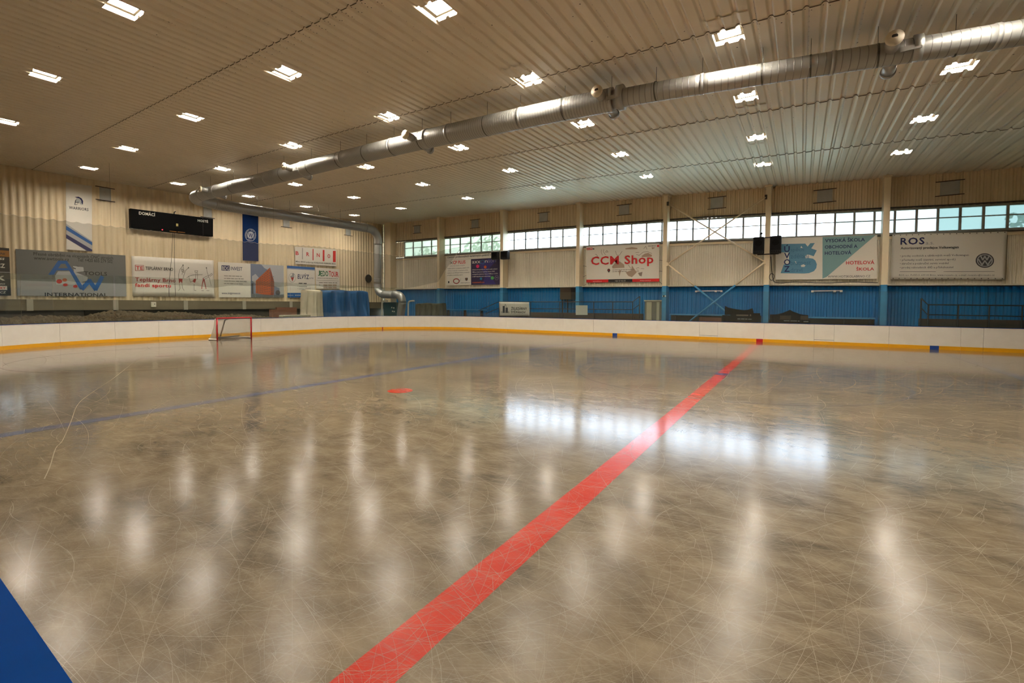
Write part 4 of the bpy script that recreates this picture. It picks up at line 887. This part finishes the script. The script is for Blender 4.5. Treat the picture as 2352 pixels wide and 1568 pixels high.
# ------------------------------------------------------------------ things behind the end boards
hp = MB()
rr = random.Random(3)
def hz(x, y): return .95 + .55*((-30.4-x)/4.2)**.7*(.8+.25*math.sin(y*.7)+.15*math.sin(y*1.9+1))*(1 if y < 15 else max(.2, 1-(y-15)/6))
xs = [-30.4 - .35*k for k in range(13)]; ys = [-3 + .4*k for k in range(54)]
V = [(x, y, hz(x, y) + rr.uniform(-.04, .04)) for x in xs for y in ys]; n = len(ys)
hp.add(V, [(i*n+j, i*n+j+1, (i+1)*n+j+1, (i+1)*n+j) for i in range(len(xs)-1) for j in range(n-1)])
for k in range(1500):
    x, y = rr.uniform(-34.4, -30.5), rr.uniform(1, 18); z = hz(x, y); s = rr.uniform(.05, .19)
    pts = [Vector(v)*s*rr.uniform(.7, 1.2) + Vector((x, y, z)) for v in ((1,0,0),(0,1.2,0),(-1,0,0),(0,-1.2,0),(0,0,.8),(0,0,-.6))]
    hp.add(pts, [(0,1,4),(1,2,4),(2,3,4),(3,0,4),(1,0,5),(2,1,5),(3,2,5),(0,3,5)])
ro = hp.build('rubble_heap', 'stone'); tag(ro, 'low heap of brown rubble between the end boards and the end wall', 'rubble', kind='stuff')
def cloth(name, x0, x1, y0, y1, zt, seed, m, label, cat='tarpaulin'):
    r = random.Random(seed); ph = [r.uniform(0, 6) for _ in range(6)]
    V = []; F = []; nu, nv = 44, 26
    # front, draped over the top
    for j in range(nv+1):
        for i in range(nu+1):
            u, v = i/nu, j/nv; y = y0 + (y1-y0)*u
            if v < .25: f = v/.25; x = x0 + (x1-x0)*f; z = zt + .05*math.sin(y*3+ph[0])*f + .03*math.sin(x*6)
            else:
                f = (v-.25)/.75; z = zt*(1-f) + 0.*f; flare = f*f*.30
                fold = (.20*math.sin(y*4.6+ph[1]+1.6*f) + .11*math.sin(y*9.5+ph[2]-2.2*f) + .05*math.sin(y*19+f*6+ph[3]))*(.3+.9*f)
                x = x1 + flare + fold; y += (u-.5)*.35*f
            V.append((x, y, z))
    for j in range(nv):
        for i in range(nu): F.append((j*(nu+1)+i, j*(nu+1)+i+1, (j+1)*(nu+1)+i+1, (j+1)*(nu+1)+i))
    # sides close the drape
    for i in (0, nu):
        col = [j*(nu+1)+i for j in range(int(nv*.25), nv+1)]; base = len(V)
        for c in col: V.append((x0, V[c][1], V[c][2]))
        for k in range(len(col)-1): F.append((col[k], col[k+1], base+k+1, base+k))
    o = M_(name, V, F, m, None, True); return tag(o, label, cat)
cloth('tarpaulin', -33.6, -32.65, 21.85, 23.2, 3.16, 5, 'tarp_white', 'white sheet draped over a tall stack beside the blue tarpaulin')
cloth('tarpaulin', -33.6, -32.75, 23.62, 27.85, 3.2, 8, 'tarp_blue', 'blue tarpaulin covering a wide stack in the far corner')
o = cloth('tarpaulin', 0, .55, -1.6, 1.5, 2.12, 12, 'tarp_olive', 'olive green cover over a low heap beside the corner column'); o.rotation_euler.z = -math.pi/2; o.location = (-27.75, 31.1, 0)
bx = root('brown_panels', (-32.7, 19.9, 0), 'red brown plywood panels leaning behind the end boards', 'panels')
MB().box((-32.9, 18.8, 0), (-32.6, 20.2, 1.62)).build('panel', 'plywood_brown', bx); MB().box((-33.1, 19.4, 0), (-32.92, 21.04, 1.78)).build('panel', 'plywood_brown', bx)
MB().bevel_box((-31.9, 18.95, .85), (-31.3, 21.15, 1.22), .02).build('pale_plank', 'plank_pale'); tag(bpy.data.objects['pale_plank'], 'pale timber lying on top of a crate by the brown panels', 'plank')
o = MB().bevel_box((-31.9, 18.98, .0), (-31.32, 21.1, .845), .02).build('storage_crate', 'deck_brown'); tag(o, 'dark crate under the pale timber behind the goal', 'crate')
hn = root('horn_speaker', (EX+.1, 29.9, 4.5), 'round black horn on the end wall beside the vertical duct', 'loudspeaker')
MB().tube([(EX+.04, 29.92, 4.5), (EX+.16, 29.92, 4.5), (EX+.34, 29.92, 4.5), (EX+.36, 29.92, 4.5)], [.12, .2, .40, .41], 20).build('horn', 'black_plastic', hn, True); MB().tube([(EX+.33, 29.92, 4.5), (EX+.365, 29.92, 4.5)], .33, 20).build('grille', 'black_cloth', hn)
jb = root('junction_box', (EX+.33, 12.32, 1.97), 'white junction box on the concrete beam under the athletes banner', 'box')
MB().bevel_box((EX+.29, 12.19, 1.81), (EX+.40, 12.45, 2.14), .015).build('box', 'pipe_white', jb); MB().tube([(EX+.405, 12.36, 2.0), (EX+.415, 12.36, 2.0)], .03, 8).build('socket', 'dark_frame', jb)
mc = root('corner_machine', (-30.5, 28.8, 0), 'dark teal machine with white pipes under the bent duct', 'machine')
MB().bevel_box((-31.4, 28.5, .95), (-29.7, 29.4, 2.22), .03).build('cabinet', 'teal_metal', mc); MB().bevel_box((-31.5, 28.35, 0), (-29.55, 29.5, 1.02), .03).build('base', 'grey_metal', mc)
for x in (-31.5, -28.25): MB().tube(crom([(x, 28.45, 0), (x, 28.45, 1.9), (x+.05, 28.45, 2.2), (x+.25, 28.45, 2.32), (x+.7, 28.45, 2.34)], 4), .07, 10).build('pipe', 'pipe_white', mc, True)
for x, z in ((-30.3, 1.75), (-30.05, 1.72), (-30.2, 1.42), (-30.0, 1.4)): MB().box((x-.06, 28.485, z-.05), (x+.06, 28.505, z+.05)).build('switch', 'pipe_white', mc)
ct = root('cable_tower', (-33.9, 31.2, 0), 'thin cable ladder running up the far corner', 'cable ladder')
for x in (-34.5, -34.2): MB().tube([(x, 31.2, -.06), (x, 31.2, 9.6)], .025, 6).build('side_rail', 'grey_metal', ct)
for k in range(14): MB().tube([(-34.5, 31.2, 3.1+k*.5), (-34.2, 31.2, 3.1+k*.5)], .015, 5).build('rung', 'grey_metal', ct)
o = MB().tube([(-30.05, 30.2, 9.75), (-30.3, 30.2, 7.9), (-30.42, 30.2, 6.6)], .014, 5).build('hanging_cord', 'cord_white'); tag(o, 'thin white cord hanging from the ceiling near the far corner', 'cord')

# ------------------------------------------------------------------ things along the window wall
def tube_lab(name, segs, m, parent, r=.028): MB().tube(segs, r, 8).build(name, m, parent, True)
rl = root('railing', (-14.5, 31, 0), 'black tube railing with a sloping end, behind the boards left of the door', 'railing')
for k, x in enumerate((-20.55, -17.6, -15.1, -14.85, -12.42, -11.03, -9.63)):
    MB().tube([(x, 31, -.06), (x, 31, 2.29)], .03, 8).build('post', 'rail_black', rl, True)
MB().tube([(-9.15, 31, -.06), (-9.15, 31, 2.65)], .03, 8).build('post', 'rail_black', rl, True)
tube_lab('top_rail', [(-22.6, 31, 1.55), (-20.6, 31, 2.28), (-9.63, 31, 2.28), (-9.15, 31, 2.64)], 'rail_black', rl, .03); tube_lab('mid_rail', [(-21.9, 31, 1.3), (-20.6, 31, 1.75), (-9.63, 31, 1.75), (-9.15, 31, 2.1)], 'rail_black', rl, .025)
dk = root('spectator_deck', (-14.8, 31.5, 0), 'dark brown raised deck behind the black railing', 'platform')
MB().box((-20.6, 31.05, 1.30), (-9.0, 31.38, 1.47)).build('deck_edge', 'deck_brown', dk); MB().box((-20.6, 31.1, -.06), (-9.0, 31.38, 1.3)).build('skirt', 'dark_wall', dk)
for x in (-19.4, -16.6, -13.3, -10.4): MB().box((x-.9, 31.04, .9), (x+.9, 31.1, 1.28)).build('skirt_panel', 'deck_brown', dk)
rl = root('railing', (6.8, 31, 0), 'black tube railing with a sloping end, right of the last white column', 'railing')
for x in (5.30, 6.38, 7.45, 8.52, 9.6, 10.7): MB().tube([(x, 31, -.06), (x, 31, 2.13)], .03, 8).build('post', 'rail_black', rl, True)
MB().tube([(5.02, 31, -.06), (5.02, 31, 2.46)], .03, 8).build('post', 'rail_black', rl, True)
tube_lab('top_rail', [(5.02, 31, 2.46), (5.28, 31, 2.14), (10.7, 31, 2.09)], 'rail_black', rl, .03); tube_lab('mid_rail', [(5.02, 31, 1.98), (5.28, 31, 1.64), (10.7, 31, 1.59)], 'rail_black', rl, .025)
dk = root('spectator_deck', (7, 31.5, 0), 'dark brown raised deck under the railing at the right', 'platform')
MB().box((5.0, 31.05, 1.25), (11, 31.38, 1.43)).build('deck_edge', 'deck_brown', dk); MB().box((5.0, 31.1, -.06), (11, 31.38, 1.25)).build('skirt', 'dark_wall', dk)
for x0, x1 in ((-27, -20.9), (-7.3, -2.1), (-1.4, 3.3), (3.9, 4.9)):
    pass
bn = root('spectator_bench', (-24, 31.9, 0), 'low blue bench along the blue wall at the far left', 'bench'); MB().box((-27, 31.5, 1.55), (-22.4, 31.9, 1.62)).build('seat', 'blue_column_paint', bn)
for x in (-26.5, -24.6, -22.8): MB().box((x-.04, 31.55, 0), (x+.04, 31.85, 1.55)).build('leg', 'rail_black', bn)
bn = root('spectator_bench', (-5, 31.9, 0), 'low blue bench along the blue wall behind the braces', 'bench'); MB().box((-7.3, 31.45, 1.42), (-2.1, 31.85, 1.49)).build('seat', 'blue_column_paint', bn); MB().box((-7.3, 31.86, .0), (-2.1, 31.92, 1.4)).build('back_board', 'dark_wall', bn)
for x in (-7, -5.6, -3.8, -2.4): MB().box((x-.04, 31.5, 0), (x+.04, 31.8, 1.42)).build('leg', 'rail_black', bn)
bn = root('spectator_bench', (1.5, 31.9, 0), 'low blue bench along the blue wall right of the tube lamp column', 'bench'); MB().box((-1.4, 31.45, 1.36), (3.3, 31.85, 1.43)).build('seat', 'blue_column_paint', bn); MB().box((-1.4, 31.86, .0), (3.3, 31.92, 1.34)).build('back_board', 'dark_wall', bn)
for x in (-1.1, .4, 2.0, 3.1): MB().box((x-.04, 31.5, 0), (x+.04, 31.8, 1.36)).build('leg', 'rail_black', bn)
ht = root('wall_heater', (-14.8, 31.85, 2.9), 'brown louvred heater box hung on the blue wall above the railing', 'heater')
MB().bevel_box((-15.4, 31.6, 2.46), (-14.5, 32.12, 3.36), .02).build('cabinet', 'heater_brown', ht); MB().box((-14.5, 31.66, 2.46), (-14.16, 32.1, 3.32)).build('side_duct', 'black_plastic', ht)
for k in range(9): MB().box((-15.34, 31.575, 2.53+k*.09), (-14.56, 31.605, 2.57+k*.09)).build('louvre', 'deck_brown', ht)
for x in (-15.35, -14.9): MB().box((x-.03, 31.9, 1.45), (x+.03, 31.96, 2.46)).build('leg', 'rail_black', ht)
dr = MB().box((-9.1, 32.05, .2), (-7.97, 32.18, 2.36)).build('door_1', 'door_dark'); tag(dr, kind='structure')
MB().bevel_box((-8.98, 32.0, .2), (-8.62, 32.06, 2.28), .01).build('door_leaf', 'door_beige', dr); MB().bevel_box((-8.30, 32.0, .2), (-8.10, 32.06, 2.28), .01).build('door_leaf', 'door_beige', dr); MB().box((-8.60, 32.02, .2), (-8.32, 32.05, 2.28)).build('door_panel', 'door_dark', dr); MB().box((-9.14, 31.96, 2.33), (-7.93, 32.1, 2.41)).build('lintel', 'door_beige', dr)
em = root('emergency_lamp', (-7.64, 31.34, 2.66), 'small twin white emergency spotlight on the blue column beside the door', 'lamp')
MB().box((-7.72, 31.34, 2.60), (-7.56, 31.4, 2.72)).build('body', 'black_plastic', em)
for x, r in ((-7.73, .035), (-7.56, .055)): MB().tube([(x, 31.3, 2.66), (x, 31.36, 2.66)], r, 10).build('spot', 'tube_white', em, True)
bc = root('cross_brace', (-4.7, 31.3, 5), 'crossed steel braces between two columns, cream above and blue below', 'brace')
for a, c in (((-7.47, 8.70), (-1.91, 4.66)), ((-1.93, 8.44), (-7.40, 4.78))):
    MB().tube([(a[0], 31.3+(.05 if a[0] < -3 else -.02), a[1]), (c[0], 31.3+(.05 if a[0] < -3 else -.02), c[1])], .045, 10).build('brace_rod', 'column_paint', bc, True)
for a, c in (((-7.40, 4.74), (-2.35, 0.3)), ((-1.91, 4.62), (-6.85, 0.3))):
    t = (a[1]-3.3)/(a[1]-c[1]); mid = (a[0]+(c[0]-a[0])*t, 3.3); yy = 31.3+(.05 if a[0] < -3 else -.02)
    MB().tube([(a[0], yy, a[1]), (mid[0], yy, mid[1])], .05, 10).build('brace_rod', 'column_paint', bc, True); MB().tube([(mid[0], yy, mid[1]), (c[0], yy, c[1])], .05, 10).build('painted_rod', 'blue_column_paint', bc, True)
for x, z in ((-7.5, 8.72), (-1.92, 8.46), (-7.46, 4.76), (-1.9, 4.64)): MB().box((x-.06, 31.25, z-.12), (x+.06, 31.4, z+.12)).build('gusset', 'dark_rail' if z > 8 else 'column_paint', bc)
def speaker(x0, x1, z0, z1, label, roof=False, y0=30.95):
    s = root('loudspeaker', ((x0+x1)/2, 31.1, z0), label, 'loudspeaker', 'loudspeakers on the columns')
    MB().bevel_box((x0, y0, z0), (x1, 31.36, z1), .03).build('cabinet', 'black_plastic', s); MB().box((x0+.04, y0-.012, z0+.18*(z1-z0)), (x1-.04, y0+.01, z1-.05)).build('grille', 'black_cloth', s)
    MB().tube([((x0+x1)/2, y0-.02, z0+.62*(z1-z0)), ((x0+x1)/2, y0-.008, z0+.62*(z1-z0))], (x1-x0)*.32, 20).build('cone', 'black_gloss', s)
    for k in range(4): MB().tube([(x0+.12+k*(x1-x0-.24)/3, y0-.012, z0+.09*(z1-z0)), (x0+.12+k*(x1-x0-.24)/3, y0+.01, z0+.09*(z1-z0))], .03, 8).build('port', 'black_gloss', s)
    if roof: MB().add([(x0-.01, y0-.02, z1), (x1+.01, y0-.02, z1), (x1-.06, 31.36, z1+.09), (x0+.06, 31.36, z1+.09), (x0-.01, y0-.02, z1+.012), (x1+.01, y0-.02, z1+.012), (x1-.06, 31.36, z1+.102), (x0+.06, 31.36, z1+.102)], [(3,2,1,0),(4,5,6,7),(0,1,5,4),(1,2,6,5),(2,3,7,6),(3,0,4,7)]).build('top_cover', 'white_print', s)
    return s
a = speaker(-2.50, -1.935, 5.12, 6.10, 'black loudspeaker left of the column beside the crossed braces'); speaker(-1.645, -1.07, 5.10, 6.10, 'black loudspeaker right of the column, covering the school banner corner')
for z in (5.10, 6.08): MB().box((-2.3, 31.36, z-.03), (-1.2, 31.4, z+.03)).build('bracket', 'black_plastic', a)
speaker(-21.34, -20.74, 5.73, 6.36, 'black loudspeaker with pale cover left of the column by the purple banner', True); speaker(-20.44, -19.76, 5.71, 6.36, 'black loudspeaker with pale cover right of the column by the purple banner', True)
cm = root('dome_camera', (-2.1, 31.2, 6.3), 'small black ball camera standing on the loudspeaker by the crossed braces', 'camera')
bm = bmesh.new(); bmesh.ops.create_uvsphere(bm, u_segments=16, v_segments=10, radius=.075); bmesh.ops.translate(bm, verts=bm.verts, vec=(-2.1, 31.15, 6.31)); me = bpy.data.meshes.new('dome'); bm.to_mesh(me); bm.free(); me.materials.append(MATS['black_plastic']); me.shade_smooth()
o = bpy.data.objects.new('dome', me); C.objects.link(o); o.parent = cm; o.matrix_parent_inverse = Matrix.Translation(-Vector(cm.location)); MB().tube([(-2.1, 31.15, 6.10), (-2.1, 31.15, 6.25)], .025, 8).build('stem', 'black_plastic', cm)
for x0, x1, z, lb in ((-5.8, -4.3, 2.965, 'thin white tube lamp on the blue wall behind the crossed braces'), (.49, 1.83, 2.89, 'thin white tube lamp on the blue wall under the school banner')):
    t = root('tube_lamp', ((x0+x1)/2, WY-.1, z), lb, 'lamp', 'tube lamps on the blue wall')
    MB().tube([(x0, WY-.1, z+.02), (x1, WY-.1, z+.02)], .022, 8).build('tube', 'tube_white', t, True); MB().box((x0, WY-.05, z+.03), (x1, WY-.02, z+.07)).build('batten', 'grey_metal', t)
    for x in (x0, x0+.78*(x1-x0), x1): MB().box((x-.06, WY-.14, z-.05), (x+.06, WY-.04, z+.06)).build('end_cap', 'white_print', t)
def canopy(label, prof_, z0, loc):
    c = root('black_canopy', loc, label, 'canopy', 'black canopies behind the boards')
    n = len(prof_); V = []
    for y in (30.45, 30.75):
        V += [(x, y, z) for x, z in prof_] + [(x, y, z0) for x, z in prof_]
    F = []
    for k in range(n-1): F += [(k+1, k, n+k, n+k+1), (2*n+k, 2*n+k+1, 3*n+k+1, 3*n+k), (k, k+1, 2*n+k+1, 2*n+k)]
    F += [(0, 2*n, 3*n, n), (n-1, 2*n-1, 4*n-1, 3*n-1)]
    M_('skirt', V, F, 'black_cloth', c)
    for x in (prof_[0][0]+.08, prof_[-1][0]-.08): MB().tube([(x, 30.6, 0), (x, 30.6, z0+.1)], .025, 8).build('pole', 'rail_black', c)
    return c
c = canopy('black canopy with sagging top edge behind the boards, left of the column', [(-3.87,2.02),(-3.7,1.93),(-3.3,1.84),(-2.9,1.79),(-2.65,1.81),(-2.43,1.90),(-2.37,1.70)], 1.5, (-3.1, 30.6, 0))
MB().box((-4.0, 30.42, .7), (-1.95, 30.46, 1.48)).build('front_sheet', 'black_cloth', c)
t = Banner('print', wq((-3.55,1.62),(-2.0,1.62),(-3.55,1.08),(-2.0,1.08), 30.41), [(0,0),(100,0),(0,40),(100,40)], NW, 'black_cloth', None, None, thick=.004); t.o.parent = c; t.o.matrix_parent_inverse = Matrix.Translation(-Vector(c.location))
t.lines(20, 70, 9, 7, INK['tand'], 2); t.lines(24, 72, 26, 3.2, INK['silver'], 4)
for (pp, m), mb in t.sets.items(): mb.build(pp, m, t.o)
c = canopy('black canopy with a pointed peak behind the boards, right of the column', [(-1.52,1.55),(-1.2,1.56),(-.9,1.65),(-.7,1.75),(-.56,1.83),(-.42,1.74),(-.1,1.60),(.1,1.56),(.31,1.54)], 1.28, (-.6, 30.6, 0))
MB().box((-1.55, 30.42, .7), (.40, 30.46, 1.27)).build('front_sheet', 'black_cloth', c); MB().box((-1.02, 30.43, 1.27), (-.50, 30.455, 1.5)).build('side_curtain', 'deck_brown', c); MB().box((-.05, 30.43, 1.27), (.30, 30.455, 1.5)).build('side_curtain', 'heater_brown', c)
t = Banner('print', wq((-1.5,1.28),(.36,1.28),(-1.5,1.02),(.36,1.02), 30.41), [(0,0),(100,0),(0,20),(100,20)], NW, 'black_cloth', None, None, thick=.004); t.o.parent = c; t.o.matrix_parent_inverse = Matrix.Translation(-Vector(c.location))
t.lines(36, 76, 5, 3.2, INK['silver'], 5); t.lines(86, 98, 7, 4, INK['silver'], 6)
for (pp, m), mb in t.sets.items(): mb.build(pp, m, t.o)
o = MB().box((-5.3, 30.5, -.06), (-4.05, 30.6, 1.33)).build('plywood_sheet', 'plywood_brown'); tag(o, 'brown plywood sheet showing just above the boards under the braces', 'panel')
o = MB().tube(crom([(-1.62,31.9,5.0),(-1.5,31.95,3.75),(-1.25,31.93,3.42),(-.3,31.92,3.44),(1.1,31.92,3.36),(2.3,31.92,3.38),(3.4,31.92,3.32)], 6), .02, 6).build('ledge_cable', 'cable_black'); tag(o, 'black cable lying along the ledge under the school banner', 'cable')
loop = MB().tube([(-1.52+.12*math.cos(a*.4), 31.33, 3.75+.2*math.sin(a*.4)) for a in range(17)], .018, 6).build('cable_coil', 'cable_black'); tag(loop, 'coil of black cable hung on the column beside the school banner', 'cable')

# ------------------------------------------------------------------ outdoors, seen through the panes
og = MB().box((-120, 32.9, -.7), (90, 160, -.5)).build('ground_outside', 'grass_ground'); tag(og, kind='structure')
def tree(x, y, h, r, label):
    t = root('tree', (x, y, -.5), label, 'tree', 'trees outside the windows'); MB().tube([(x, y, -.5), (x+.2, y, h*.5), (x, y, h*.8)], [.25, .18, .08], 8).build('trunk', 'bark', t, True)
    q = random.Random(int(x*10)); mb = MB()
    for k in range(900):
        d = Vector((q.gauss(0, 1), q.gauss(0, 1), q.gauss(0, 1))).normalized()*r*q.uniform(.45, 1); p = Vector((x, y, h*.75)) + Vector((d.x, d.y, d.z*.9)); s = q.uniform(.18, .35)
        a = Vector((q.gauss(0, 1), q.gauss(0, 1), q.gauss(0, 1))).normalized(); bq = a.orthogonal().normalized(); cq = a.cross(bq)
        mb.add([p+bq*s, p+cq*s*.6, p-bq*s, p-cq*s*.6], [(0, 1, 2, 3)])
    mb.build('crown', 'leaf', t, kind='stuff')
tree(-42, 46, 9.0, 3.4, 'green tree seen dimly through the windows nearest the far corner'); tree(-33, 47, 10.0, 3.6, 'green tree seen dimly through the panes above the purple banner'); tree(14, 45, 8.5, 3.2, 'green tree seen dimly through the teal panes at the right')
